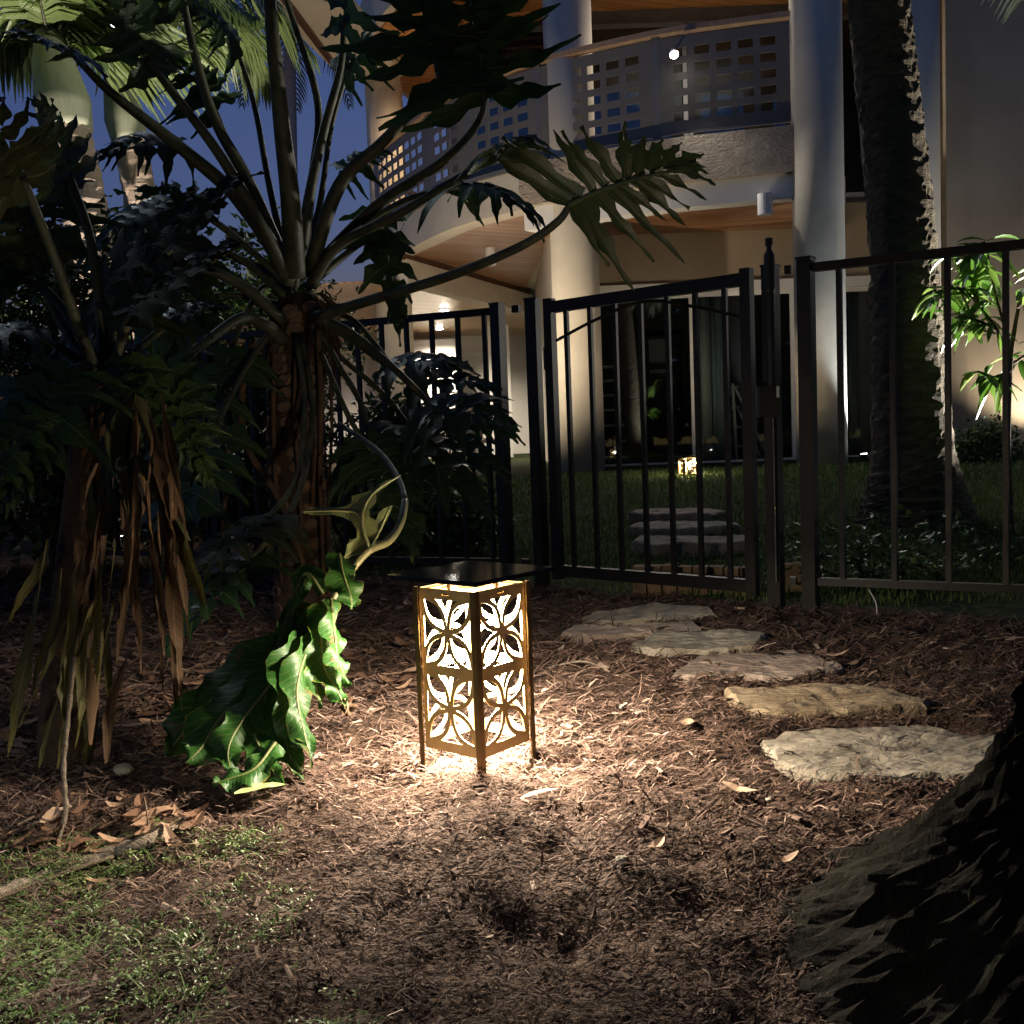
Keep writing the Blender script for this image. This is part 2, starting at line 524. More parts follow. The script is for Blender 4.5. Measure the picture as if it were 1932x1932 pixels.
M['crownshaft'] = simple('crownshaft', (0.22, 0.25, 0.18), (0.33, 0.35, 0.27), 0.6, scale=4, bstr=0.1, stretch=(3, 3, 0.6))
M['frond'] = leaf_mat('palm_frond', (0.10, 0.17, 0.045), (0.13, 0.19, 0.065), (0.20, 0.25, 0.09), 0.4, 0.3)
M['frond_grey'] = leaf_mat('grey_palm_frond', (0.13, 0.16, 0.12), (0.16, 0.19, 0.15), (0.24, 0.26, 0.2), 0.4, 0.2)
M['shrub_leaf'] = tinted('shrub_leaf', [(0.0, (0.02, 0.045, 0.012)), (0.6, (0.05, 0.10, 0.025)), (1.0, (0.13, 0.19, 0.05))], 0.45, transl=0.2, spec=0.35)
M['bright_leaf'] = tinted('bright_leaf', [(0.0, (0.05, 0.12, 0.015)), (0.6, (0.10, 0.22, 0.03)), (1.0, (0.24, 0.34, 0.08))], 0.3, transl=0.3, spec=0.6)
M['twig'] = simple('twig', (0.05, 0.035, 0.024), (0.12, 0.09, 0.065), 0.9, scale=30, bstr=0.5, spec=0.15)
M['root_bark'] = simple('root_bark', (0.10, 0.075, 0.055), (0.23, 0.185, 0.145), 0.9, scale=18, bstr=0.8, bdist=0.01, stretch=(1, 4, 1), spec=0.15)

def lamp(name, kind, loc, energy, color, size=0.03, target=None, angle=60, blend=0.5):
    d = bpy.data.lights.new(name, kind)
    d.energy = energy
    d.color = color
    if kind == 'AREA':
        d.shape = 'DISK'
        d.size = size * 2
    else:
        d.shadow_soft_size = size
    if kind == 'SPOT':
        d.spot_size = R(angle)
        d.spot_blend = blend
    o = bpy.data.objects.new(name, d)
    col.objects.link(o)
    o.location = loc
    if target is not None:
        o.rotation_euler = (V(target) - V(loc)).to_track_quat('-Z', 'Y').to_euler()
    return o

# ------------------------------------------------------------------ the ground: mulch bed in front of the fence, lawn behind
def axis(a, b, step, out, grow=1.22):
    xs = []
    x = a
    while x < b + 1e-6:
        xs.append(x); x += step
    s = step; lo = xs[0]; hi = xs[-1]
    left, right = [], []
    while hi < out:
        s *= grow; hi += s; lo -= s
        right.append(hi); left.append(lo)
    return left[::-1] + xs + right

def build_ground():
    xs = axis(-3.0, 3.2, 0.028, 120)
    ys = [y for y in axis(0.5, 5.6, 0.028, 160) if y > -20]
    nx, ny = len(xs), len(ys)
    vs_ = []
    for y in ys:
        for x in xs:
            far = abs(x) > 14 or y > 24 or y < -4
            vs_.append((x, y, (0.2 if y > 9 else 0.0) if far else gz(x, y)))
    bed, lawn = [], []
    for j in range(ny - 1):
        for i in range(nx - 1):
            f = (j * nx + i, j * nx + i + 1, (j + 1) * nx + i + 1, (j + 1) * nx + i)
            x = (xs[i] + xs[i + 1]) / 2; y = (ys[j] + ys[j + 1]) / 2
            inside = y < fence_y(max(-6, min(6, x))) + 0.10 or x < -1.6 and y < 30
            (bed if inside else lawn).append(f)
    for nm, fs, mt, lb in (('ground', bed, M['soil'], 'dark brown mulch bed in front of the black fence'),
                           ('lawn', lawn, M['lawn_soil'], 'dark green lawn rising behind the black fence')):
        used = sorted({k for f in fs for k in f})
        mp = {k: i for i, k in enumerate(used)}
        me = bpy.data.meshes.new(nm)
        me.from_pydata([vs_[k] for k in used], [], [tuple(mp[k] for k in f) for f in fs])
        me.polygons.foreach_set('use_smooth', [True] * len(fs))
        me.materials.append(mt)
        o = bpy.data.objects.new(nm, me)
        col.objects.link(o)
        tag(o, lb, kind='structure')
build_ground()

# stepping stones: outline in the photograph -> polygon on the ground
STONES = []
def stone(outline, mat, label, thick=0.035, lift=0.012, group='stepping stones', seed=0):
    rr = random.Random(seed)
    pts = [G(u, v) for u, v in outline]
    c = sum(pts, V((0, 0, 0))) / len(pts)
    zt = max(c.z, gz(c.x, c.y)) + lift
    # refine the outline with an uneven edge
    ring = []
    n = len(pts)
    for i in range(n):
        a, b = pts[i], pts[(i + 1) % n]
        k = max(2, int((b - a).length / 0.025))
        for t in range(k):
            p = a.lerp(b, t / k)
            off = (p - c); off.z = 0
            p = p + off.normalized() * (0.010 * noise.noise(p * 14 + V((seed, 0, 0))) + 0.008 * noise.noise(p * 40 + V((seed, 3, 0))))
            ring.append(p)
    STONES.append([(p.x, p.y) for p in ring])
    m = len(ring)
    vs_, fs = [], []
    def surf(p, k):
        d = 0.012 * noise.noise(V((p.x * 6, p.y * 15, seed * 3.1))) + 0.008 * noise.noise(V((p.x * 20, p.y * 45, seed)))
        return zt + d + 0.006 - (0.010 if k == 0 else 0)
    rings = [(1.0, -1), (1.0, 0), (0.965, 1), (0.86, 1), (0.72, 1), (0.57, 1), (0.42, 1), (0.27, 1), (0.13, 1)]
    for s_, kind in rings:
        for p in ring:
            q = V((c.x + (p.x - c.x) * s_, c.y + (p.y - c.y) * s_, 0))
            vs_.append((q.x, q.y, zt - thick if kind < 0 else surf(q, kind)))
    vs_.append((c.x, c.y, surf(c, 1)))
    for k in range(len(rings) - 1):
        for i in range(m):
            j = (i + 1) % m
            fs.append((k * m + i, k * m + j, (k + 1) * m + j, (k + 1) * m + i))
    L = (len(rings) - 1) * m
    for i in range(m):
        fs.append((L + i, L + (i + 1) % m, len(vs_) - 1))
    b = MB(); b.add(vs_, fs)
    o = b.build('stepping_stone', mat, loc=(c.x, c.y, zt - thick), smooth=False)
    return tag(o, label, 'stepping stone', group)

stone([(1440, 1412), (1480, 1398), (1600, 1400), (1760, 1404), (1880, 1400), (1900, 1480), (1780, 1484), (1600, 1484), (1500, 1478), (1462, 1452)],
      M['stone'], 'pale grey flagstone nearest the camera, partly behind the bark of the tree', seed=1)
stone([(1366, 1316), (1400, 1308), (1560, 1308), (1690, 1320), (1752, 1340), (1745, 1354), (1600, 1356), (1480, 1358), (1405, 1352)],
      M['stone_gold'], 'golden tan flagstone, second in the path from the camera', seed=2)
stone([(1262, 1282), (1330, 1250), (1420, 1240), (1500, 1238), (1570, 1262), (1590, 1280), (1500, 1282), (1400, 1288), (1300, 1290)],
      M['stone_pink'], 'pinkish cracked flagstone, third in the path from the camera', seed=3)
stone([(1182, 1230), (1240, 1208), (1330, 1196), (1410, 1200), (1452, 1214), (1420, 1230), (1330, 1240), (1230, 1242)],
      M['stone'], 'smooth pale flagstone, fourth in the path from the camera', seed=4)
stone([(1060, 1208), (1080, 1194), (1180, 1188), (1310, 1180), (1330, 1192), (1220, 1206), (1120, 1216)],
      M['stone_pink'], 'dim brown flagstone beside the lantern, fifth in the path', seed=5)
stone([(1095, 1178), (1130, 1160), (1230, 1152), (1340, 1152), (1350, 1164), (1240, 1178), (1140, 1184)],
      M['stone'], 'dark flagstone just in front of the closed gate', seed=6)
stone([(1190, 1046), (1205, 1028), (1300, 1024), (1412, 1026), (1416, 1044), (1330, 1052), (1230, 1054)],
      M['stone'], 'lowest flagstone of the three seen through the gate', thick=0.10, lift=0.05, seed=7)
stone([(1186, 1016), (1200, 1000), (1270, 994), (1380, 992), (1396, 1006), (1330, 1018), (1230, 1020)],
      M['stone'], 'middle flagstone of the three seen through the gate', thick=0.08, lift=0.04, seed=8)
stone([(1184, 988), (1200, 974), (1260, 966), (1330, 964), (1372, 974), (1340, 986), (1240, 990)],
      M['stone_pink'], 'farthest flagstone of the path up on the lawn', thick=0.08, lift=0.035, seed=9)

# the low kerb of upright pavers under the gate, each paver a part
kerb = thing('paver_step', 'row of upright brown pavers forming a low step behind the gate', 'step', G(1300, 1100))
ka, kb_ = PZ(1196, 1092, 0.06), PZ(1428, 1096, 0.06)
nk = 8
for i in range(nk):
    a = ka.lerp(kb_, (i + 0.06) / nk); b = ka.lerp(kb_, (i + 0.94) / nk)
    c = (a + b) / 2
    m_ = MB()
    m_.beam(V((a.x, a.y, 0.045)), V((b.x, b.y, 0.045)), 0.07, 0.15 + rnd.uniform(-0.012, 0.012))
    m_.build('paver', M['brick'], kerb)
bp = PZ(1496, 1092, 0.06)
bb = MB().box((bp.x, bp.y + 0.05, 0.055), (0.11, 0.09, 0.13)).build('paver_block', M['brick'], loc=(bp.x, bp.y + 0.05, -0.01))
tag(bb, 'single brown paver block standing between two fence posts', 'paver')

def in_stone(x, y):
    for ring in STONES:
        ins = False
        j = len(ring) - 1
        for i in range(len(ring)):
            xi, yi = ring[i]; xj, yj = ring[j]
            if (yi > y) != (yj > y) and x < (xj - xi) * (y - yi) / (yj - yi) + xi:
                ins = not ins
            j = i
        if ins: return True
    return False
SB = [(min(p[0] for p in r), max(p[0] for p in r), min(p[1] for p in r), max(p[1] for p in r)) for r in STONES]

def on_stone(x, y):
    for k, (a, b, c, d) in enumerate(SB):
        if a < x < b and c < y < d and in_stone(x, y):
            return True
    return False

# shredded mulch: tens of thousands of fibres and chips
def mulch():
    m = MB()
    rr = random.Random(5)
    for k in range(150000):
        y = math.exp(rr.uniform(math.log(0.72), math.log(6.0)))
        x = rr.uniform(-0.72, 0.72) * y + rr.uniform(-0.3, 0.3)
        if y > fence_y(max(-6, min(6, x))) + 0.05: continue
        if on_stone(x, y) and rr.random() < 0.955: continue
        near = max(0.6, min(1.8, y / 2.0))
        kind = rr.random()
        L = rr.uniform(0.012, 0.045) * near
        w = rr.uniform(0.0006, 0.0016) * near
        if kind < 0.16:
            L *= 0.7; w *= 2.0
        elif kind > 0.97:
            L *= 1.9
        a = rr.uniform(0, 2 * math.pi) if rr.random() < 0.45 else rr.gauss(0.1, 0.5)
        dx, dy = math.cos(a), math.sin(a)
        tilt = rr.gauss(0, 0.42)
        z0 = gz(x, y) + (0.020 if on_stone(x, y) else 0.0)
        # clumps stand up, hollows lie low
        cl = noise.noise((x * 9, y * 9, 2.2))
        z = z0 + rr.uniform(0.0, 0.012) + max(0, cl) * rr.uniform(0, 0.020)
        hl = L / 2
        bend = rr.uniform(-0.25, 0.35) * L
        p = [V((x - dx * hl, y - dy * hl, z - tilt * hl)), V((x - dy * bend * 0.4, y + dx * bend * 0.4, z + abs(bend) * 0.4)),
             V((x + dx * hl, y + dy * hl, z + tilt * hl))]
        roll = rr.uniform(-0.9, 0.9)
        sx, sy, sz = -dy * math.cos(roll) * w, dx * math.cos(roll) * w, math.sin(roll) * w
        s_ = V((sx, sy, sz))
        t = max(0, min(1, rr.gauss(0.46, 0.18) + 0.15 * cl))
        m.add([p[0] - s_ * 0.6, p[0] + s_ * 0.6, p[1] - s_, p[1] + s_, p[2] - s_ * 0.5, p[2] + s_ * 0.5],
              [(0, 1, 3, 2), (2, 3, 5, 4)], tint=t)
    # chunkier pieces of bark and twig among the fibres
    for k in range(1300):
        y = math.exp(rr.uniform(math.log(0.75), math.log(4.8)))
        x = rr.uniform(-0.7, 0.7) * y
        if y > fence_y(max(-6, min(6, x))) - 0.05 or on_stone(x, y): continue
        a = rr.uniform(0, 6.28); L = rr.uniform(0.012, 0.040) * max(0.7, min(1.5, y / 2)); w = L * rr.uniform(0.10, 0.32); h = w * rr.uniform(0.3, 0.8)
        X = V((math.cos(a), math.sin(a), rr.gauss(0, 0.25))).normalized(); Y = X.cross(V((rr.gauss(0, 0.4), rr.gauss(0, 0.4), 1))).normalized(); Z = X.cross(Y)
        c = V((x, y, gz(x, y) + rr.uniform(0.002, 0.014)))
        n0 = len(m.tint)
        m.box(c, (L, w, h), (X, Y, Z))
        t = max(0, min(1, rr.gauss(0.5, 0.3)))
        for q in range(n0, len(m.tint)): m.tint[q] = t
    o = m.build('mulch', M['mulch'])
    tag(o, 'shredded reddish brown bark mulch covering the bed', kind='stuff')
mulch()

# leaf litter under the plants on the left
def litter_leaf(m, c, L, w, ang, rr, t):
    d = V((math.cos(ang), math.sin(ang), 0)); s_ = V((-d.y, d.x, 0))
    curl = rr.uniform(-0.1, 0.5) * L
    n = 5
    vs_, fs = [], []
    for i in range(n + 1):
        q = i / n
        ww = w * math.sin(math.pi * min(0.97, 0.06 + q * 0.92)) ** 0.8
        z = curl * (q - 0.5) ** 2 * 2 + rr.uniform(0, 0.003)
        p = c + d * ((q - 0.5) * L) + V((0, 0, z))
        f = 0.35 * ww
        vs_ += [p - s_ * ww + V((0, 0, f)), p, p + s_ * ww + V((0, 0, f * rr.uniform(0.3, 1.4)))]
    for i in range(n):
        k = i * 3
        fs += [(k, k + 1, k + 4, k + 3), (k + 1, k + 2, k + 5, k + 4)]
    m.add(vs_, fs, tint=t)

def litter():
    m = MB(); rr = random.Random(8)
    for k in range(2600):
        y = math.exp(rr.uniform(math.log(1.3), math.log(5.5)))
        x = -rr.uniform(0.05, 0.62) * y
        if noise.noise((x * 1.6, y * 1.6, 7)) + rr.uniform(-0.4, 0.4) < -0.1 + (0.8 if y < 1.75 else 0): continue
        if math.hypot(x + 0.06, y - 2.15) < 0.62: continue
        L = rr.uniform(0.03, 0.10)
        litter_leaf(m, V((x, y, gz(x, y) + rr.uniform(0.004, 0.022))), L, L * rr.uniform(0.12, 0.25), rr.uniform(0, 6.28), rr, max(0, min(1, rr.gauss(0.4, 0.25))))
    tag(m.build('leaf_litter', M['litter']), 'dry brown leaf litter under the plants on the left', kind='stuff')
litter()

for (u, v, L, w, a, t, lb) in (
        (1395, 1518, 0.075, 0.014, -0.75, 1.0, 'pale pink curled dry leaf on mulch below the nearest flagstone'),
        (1297, 1385, 0.06, 0.016, 1.3, 0.85, 'small yellow brown dry leaf standing on mulch left of the golden flagstone'),
        (1568, 1252, 0.10, 0.016, -0.25, 0.95, 'curled tan dry leaf at the end of the pinkish flagstone'),
        (1020, 1522, 0.085, 0.009, 0.55, 0.95, 'split pale wood chip on mulch in front of the lantern'),
        (250, 1388, 0.16, 0.016, 0.12, 0.9, 'long tan dry leaf strip lying right of the hanging dead leaves'),
        (1480, 1655, 0.05, 0.011, 0.2, 0.9, 'pale wood chip on mulch near the foot of the big tree'),
        (1240, 1630, 0.05, 0.010, 0.9, 0.8, 'tan wood chip on mulch in the middle foreground')):
    p = G(u, v)
    m_ = MB(); litter_leaf(m_, p + V((0, 0, 0.018)), L, w, a, random.Random(u), t)
    tag(m_.build('dry_leaf', M['litter'], loc=p), lb, 'dry leaf' if 'leaf' in lb.split(' on ')[0] else 'wood chip')

# lawn blades behind the fence
def lawn_blades():
    m = MB(); rr = random.Random(3)
    n = 0
    while n < 62000:
        y = math.exp(rr.uniform(math.log(3.9), math.log(10.6)))
        x = rr.uniform(-0.22, 0.62) * y
        d = y - fence_y(max(-6, min(6, x)))
        n += 1
        if d < 0.12 or on_stone(x, y): continue
        if d < 0.8 and rr.random() < 0.55: continue
        z = gz(x, y)
        h = rr.uniform(0.018, 0.042) * (0.8 + 0.05 * y)
        w = rr.uniform(0.0015, 0.0030) * (0.7 + 0.06 * y)
        a = rr.uniform(0, 6.28)
        lx, ly = math.cos(a) * h * 0.5, math.sin(a) * h * 0.5
        sx, sy = -math.sin(a) * w, math.cos(a) * w
        t = max(0, min(1, rr.gauss(0.5, 0.22)))
        m.add([(x - sx, y - sy, z - 0.004), (x + sx, y + sy, z - 0.004), (x + lx * 0.4 + sx * 0.8, y + ly * 0.4 + sy * 0.8, z + h * 0.65),
               (x + lx * 0.4 - sx * 0.8, y + ly * 0.4 - sy * 0.8, z + h * 0.65), (x + lx, y + ly, z + h)],
              [(0, 1, 2, 3), (3, 2, 4)], tint=t)
    tag(m.build('lawn_grass', M['grass']), 'short green lawn grass behind the fence', kind='stuff')
lawn_blades()

# weeds and grass creeping over the bed at lower left
def weeds():
    m = MB(); rr = random.Random(4)
    for k in range(24000):
        # world-space patch: a wedge of ground left of the camera
        y = rr.uniform(0.75, 1.85); x = rr.uniform(-1.5, -0.05)
        edge = -0.14 - 0.42 * max(0, y - 1.05)
        if x > edge + 0.07 * noise.noise((x * 5, y * 5, 1)): continue
        pn = noise.noise((x * 4.5, y * 4.5, 6.1)) + 0.5 * noise.noise((x * 13, y * 13, 2.0))
        if pn + rr.uniform(-0.3, 0.3) < 0.03: continue
        z = gz(x, y)
        t = max(0, min(1, rr.gauss(0.5, 0.25)))
        if rr.random() < 0.28:      # grass blade
            h = rr.uniform(0.015, 0.055); w = rr.uniform(0.0009, 0.0020)
            a = rr.uniform(0, 6.28); dx, dy = math.cos(a), math.sin(a)
            lean = rr.uniform(0.4, 1.5) * h
            vs_ = []
            for i in range(5):
                q = i / 4
                cx, cy, cz = x + dx * lean * q * q, y + dy * lean * q * q, z + h * (q - 0.45 * q * q)
                ww = w * (1 - q * 0.9)
                vs_ += [(cx - dy * ww, cy + dx * ww, cz), (cx + dy * ww, cy - dx * ww, cz)]
            m.add(vs_, [(0, 1, 3, 2), (2, 3, 5, 4), (4, 5, 7, 6), (6, 7, 9, 8)], tint=t)
        else:                        # creeping sprig with small leaves in pairs along a stem
            a0 = rr.uniform(0, 6.28); sl = rr.uniform(0.02, 0.06); up0 = rr.uniform(0.1, 1.0)
            sd = V((math.cos(a0), math.sin(a0), up0)).normalized()
            b0 = V((x, y, z))
            for j in range(rr.randint(5, 10)):
                c = b0 + sd * (sl * (j + 1) / 8) - V((0, 0, 0.3 * sl * ((j + 1) / 8) ** 2))
                a = a0 + (1.2 if j % 2 else -1.2) + rr.uniform(-0.5, 0.5)
                L = rr.uniform(0.004, 0.009); w = L * rr.uniform(0.22, 0.34)
                d = V((math.cos(a), math.sin(a), rr.uniform(-0.2, 0.7))).normalized(); s_ = d.cross(V((0, 0, 1))).normalized()
                n_ = s_.cross(d) * (w * 0.5)
                m.add([c, c + d * L * 0.35 + s_ * w + n_, c + d * L * 0.75 + s_ * w * 0.8 + n_, c + d * L, c + d * L * 0.75 - s_ * w * 0.8 + n_, c + d * L * 0.35 - s_ * w + n_],
                      [(0, 1, 2, 3), (0, 3, 4, 5)], tint=max(0, min(1, t + rr.uniform(-0.15, 0.15))))
    tag(m.build('weeds', M['weed']), 'patchy weeds and thin grass creeping over the bed at lower left', kind='stuff')
weeds()

# ------------------------------------------------------------------ brass lantern
def curve_plate(outer, holes, thick):
    """flat plate with holes, in its own x/y plane; returns verts, faces"""
    cu = bpy.data.curves.new('plate', 'CURVE')
    cu.dimensions = '2D'
    cu.fill_mode = 'BOTH'
    cu.extrude = thick / 2
    for ring in [outer] + holes:
        sp = cu.splines.new('POLY')
        sp.points.add(len(ring) - 1)
        for p, (x, y) in zip(sp.points, ring):
            p.co = (x, y, 0, 1)
        sp.use_cyclic_u = True
    ob = bpy.data.objects.new('plate', cu)
    col.objects.link(ob)
    dg = bpy.context.evaluated_depsgraph_get()
    me = bpy.data.meshes.new_from_object(ob.evaluated_get(dg))
    vs_ = [v.co.copy() for v in me.vertices]
    fs = [tuple(p.vertices) for p in me.polygons]
    bpy.data.objects.remove(ob)
    bpy.data.curves.remove(cu)
    bpy.data.meshes.remove(me)
    return vs_, fs

def arc(p0, p1, bulge, n=10):
    (x0, y0), (x1, y1) = p0, p1
    dx, dy = x1 - x0, y1 - y0
    return [(x0 + dx * t - dy * bulge * math.sin(math.pi * t), y0 + dy * t + dx * bulge * math.sin(math.pi * t))
            for t in (i / n for i in range(n))]

def petal_holes(cx, cy, ax, ay):
    H = []
    for sx, sy in ((1, 1), (-1, 1), (-1, -1), (1, -1)):
        p0 = (cx + 0.12 * ax * sx, cy + 0.12 * ay * sy); p1 = (cx + 0.95 * ax * sx, cy + 0.96 * ay * sy)
        H.append(arc(p0, p1, 0.215) + arc(p1, p0, 0.215))
    for k in range(4):
        def q(a, b):
            a, b = ((a, b), (-b, a), (-a, -b), (b, -a))[k]
            return (cx + a * ax, cy + b * ay)
        tip, l, r = q(0, 0.22), q(-0.48, 0.99), q(0.48, 0.99)
        H.append(arc(l, r, 0.0, 4) + arc(r, tip, -0.13) + arc(tip, l, -0.13))
    return H

LW, LZ0, LZ1 = 0.172, 0.030, 0.374
def make_lantern(loc, rot, label, group, power, color, holes_fn, H=LZ1, z0=LZ0, W=LW):
    root = thing('garden_lantern', label, 'lantern', loc, group)
    ORG[root.name] = V((0, 0, 0))
    root.rotation_euler = (0, 0, rot)
    inner = W - 0.020
    ph = H - z0
    outer = [(-inner / 2, 0), (inner / 2, 0), (inner / 2, ph), (-inner / 2, ph)]
    vs_, fs = curve_plate(outer, holes_fn(inner, ph), 0.0022)
    for k in range(4):
        a = k * math.pi / 2
        ca, sa = math.cos(a), math.sin(a)
        m = MB()
        m.add([((v.x) * ca - (-W / 2 + 0.006 + v.z) * sa, (v.x) * sa + (-W / 2 + 0.006 + v.z) * ca, z0 + v.y) for v in vs_], fs)
        m.build('panel', M['brass'], root)
    for sx in (-1, 1):
        for sy in (-1, 1):
            m = MB()
            for (dx, dy, wx, wy) in ((0.0, 0.0066, 0.013, 0.0016), (0.0066, 0.0, 0.0016, 0.013)):
                m.box((sx * (W / 2 - 0.0045) + sx * dx * 0.9, sy * (W / 2 - 0.0045) + sy * dy * 0.9, (H + 0.002 - 0.03) / 2), (wx if dx == 0 else 0.0022, wy if dy == 0 else 0.0022, H + 0.032))
            m.build('corner_post', M['bronze'], root)
    # top ring and stand-offs
    m = MB()
    for k in range(4):
        a = k * math.pi / 2
        X = V((math.cos(a), math.sin(a), 0)); Y = V((-math.sin(a), math.cos(a), 0))
        m.box(X * (W / 2 - 0.016) + V((0, 0, H - 0.004)), (0.012, W - 0.03, 0.003), (X, Y, V((0, 0, 1))))
    m.build('top_rim', M['brass'], root)
    for sx, sy in ((1, 0), (-1, 0), (0, 1), (0, -1)):
        m = MB().tube([(sx * (W / 2 - 0.016), sy * (W / 2 - 0.016), H - 0.004), (sx * (W / 2 - 0.016), sy * (W / 2 - 0.016), H + 0.022)], 0.004, 8)
        m.build('stand_off', M['brass'], root)
    cs = W * 0.76
    m = MB()
    bm_ = [(-cs, -cs), (cs, -cs), (cs, cs), (-cs, cs)]
    m.prism(bm_, H + 0.0215, H + 0.027)
    m.prism([(x * 0.97, y * 0.97) for x, y in bm_], H + 0.0272, H + 0.030)
    m.build('cap_plate', M['cap'], root)
    m = MB()
    m.tube([(0, 0, H - 0.006), (0, 0, H + 0.0213)], 0.030, 20)
    m.build('lamp_housing', M['white_plastic'], root)
    m = MB()
    m.tube([(0, 0, H - 0.010), (0, 0, H - 0.0062)], 0.026, 20)
    m.build('lens', M['lamp_white'], root)
    l = lamp('lantern_bulb', 'POINT', (0, 0, z0 + (H - z0) * 0.55), power * 0.06, color, 0.022)
    l.parent = root
    l = lamp('lantern_downlight', 'AREA', (0, 0, H - 0.014), power * 0.26, color, 0.045)
    l.parent = root
    return root

def two_motifs(w, h):
    H = []
    a = w / 2 - 0.010
    for cy in (0.268 * h, 0.735 * h):
        H += petal_holes(0, cy, a, h * 0.205)
    H.append([(-0.010, h - 0.012), (0.010, h - 0.012), (0.010, h - 0.009), (-0.010, h - 0.009)])
    return H

def squares(w, h):
    a, H = w / 2, []
    def rc(x0, y0, x1, y1):
        H.append([(x0 * a, y0 * h), (x1 * a, y0 * h), (x1 * a, y1 * h), (x0 * a, y1 * h)])
    rc(-0.85, 0.12, -0.55, 0.42); rc(-0.85, 0.50, -0.55, 0.88); rc(-0.45, 0.12, 0.15, 0.25); rc(0.25, 0.12, 0.85, 0.40)
    rc(-0.45, 0.74, 0.1, 0.88); rc(0.2, 0.74, 0.85, 0.88); rc(0.55, 0.48, 0.85, 0.66); rc(-0.45, 0.34, -0.2, 0.66); rc(-0.1, 0.36, 0.12, 0.48); rc(-0.1, 0.56, 0.45, 0.66)
    return H

lc = V((-0.092, 2.16, gz(-0.092, 2.16) - 0.004))
lantern_main = make_lantern(lc, R(-40), 'tall brass lantern with petal cut-outs glowing on the mulch', 'brass garden lanterns', 150, (1.0, 0.87, 0.68), two_motifs)
ls = P(1301, 888, 9.3)
ls.z = gz(ls.x, ls.y) - 0.002
lantern_small = make_lantern(ls, R(8), 'small square lantern glowing on the lawn in front of the glass door', 'brass garden lanterns', 16.0, (1.0, 0.82, 0.58), squares, H=0.165, z0=0.015, W=0.165)

# ------------------------------------------------------------------ fence and gate
PK = 0.019
def vert(m, p, z0, z1, w, d=None):
    m.beam((p.x, p.y, z0), (p.x, p.y, z1), w, w, up=(0.8, -0.6, 0))
    return m

def fence_run(a, b, n, label, posts=(), zt=1.30, zb=0.12, wrail=0.030, skip_top=0.0):
    a = V((a.x, a.y, 0)); b = V((b.x, b.y, 0))
    mid = (a + b) / 2
    root = thing('fence', label, 'fence', (mid.x, mid.y, gz(mid.x, mid.y)), 'black metal fence panels')
    MB().beam(a + V((0, 0, zt - 0.016)), b + V((0, 0, zt - 0.016)), wrail, 0.032).build('top_rail', M['black_metal'], root)
    MB().beam(a + V((0, 0, zb)), b + V((0, 0, zb)), wrail, 0.028).build('bottom_rail', M['black_metal'], root)
    for i in range(n):
        p = a.lerp(b, (i + 0.5) / n)
        vert(MB(), p, zb + 0.0142, zt - 0.0322, PK).build('picket', M['black_metal'], root)
    for t in posts:
        p = a.lerp(b, t)
        r_ = vert(MB(), p, gz(p.x, p.y) - 0.06, zt + 0.012, 0.052)
        o = r_.build('post', M['black_metal'], root)
        vert(MB(), p, zt + 0.0122, zt + 0.020, 0.058).build('post_cap', M['black_metal'], o)
    return root

fa, f390, f650, fh, fl, fp, f1900, fe = FENCE
fL = PZ(1004, 573, 1.30)
fM = PZ(938, 580, 1.30)
fence_run(f390 + (f390 - f650) * 1.4, f390, 9, 'black picket fence panel far left behind the dark leaves', posts=(0.0, 1.0))
fence_run(f390, f650, 8, 'black picket fence panel behind the philodendron trunk', posts=())
fence_run(f650, fM, 6, 'black picket fence panel left of the gate in front of the white porch', posts=(1.0,))
# gate posts
def post_thing(p, label, w=0.052, z1=1.315):
    r_ = thing('fence_post', label, 'post', (p.x, p.y, gz(p.x, p.y)))
    vert(MB(), p, gz(p.x, p.y) - 0.06, z1, w).build('shaft', M['black_metal'], r_)
    vert(MB(), p, z1 + 0.0002, z1 + 0.010, w + 0.006).build('cap', M['black_metal'], r_)
    return r_
post_thing(fL, 'black square post the gate hinges on')
fence_run(fM + (fL - fM) * 0.45, fL - (fL - fM) * 0.35, 0, 'short black rail stub between the two posts left of the gate')
latch_p = PZ(1453, 505, 1.30)
post_thing(latch_p, 'black square post carrying the gate latch', z1=1.30)

# gate
ga, gb = PZ(1036, 570, 1.30), PZ(1408, 514, 1.30)
ga = V((ga.x, ga.y, 0)); gb = V((gb.x, gb.y, 0))
gate = thing('gate', 'black metal picket gate with a bowed brace, closed across the path', 'gate', ((ga.x + gb.x) / 2, (ga.y + gb.y) / 2, 0.03))
for p in (ga, gb):
    vert(MB(), p, 0.045, 1.315, 0.042).build('stile', M['black_metal'], gate)
gd = (gb - ga).normalized()
MB().beam(ga + gd * 0.022 + V((0, 0, 1.275)), gb - gd * 0.022 + V((0, 0, 1.275)), 0.034, 0.050).build('top_rail', M['black_metal'], gate)
MB().beam(ga + gd * 0.022 + V((0, 0, 0.085)), gb - gd * 0.022 + V((0, 0, 0.085)), 0.034, 0.050).build('bottom_rail', M['black_metal'], gate)
for i in range(7):
    p = ga.lerp(gb, (i + 0.72) / 7.45)
    vert(MB(), p, 0.1102, 1.2498, PK).build('picket', M['black_metal'], gate)
bow = catmull([ga.lerp(gb, t) + V((0.010, -0.016, z)) for t, z in ((0.02, 1.125), (0.25, 1.195), (0.50, 1.243), (0.75, 1.195), (0.98, 1.125))], 6)
MB().tube(bow, 0.007, 6).build('bowed_brace', M['black_metal'], gate)
for z in (0.35, 1.05):
    p = ga - gd * 0.030
    MB().tube([p + V((0, -0.012, z - 0.05)), p + V((0, -0.012, z + 0.05))], 0.012, 10).build('hinge', M['latch_plastic'], gate)

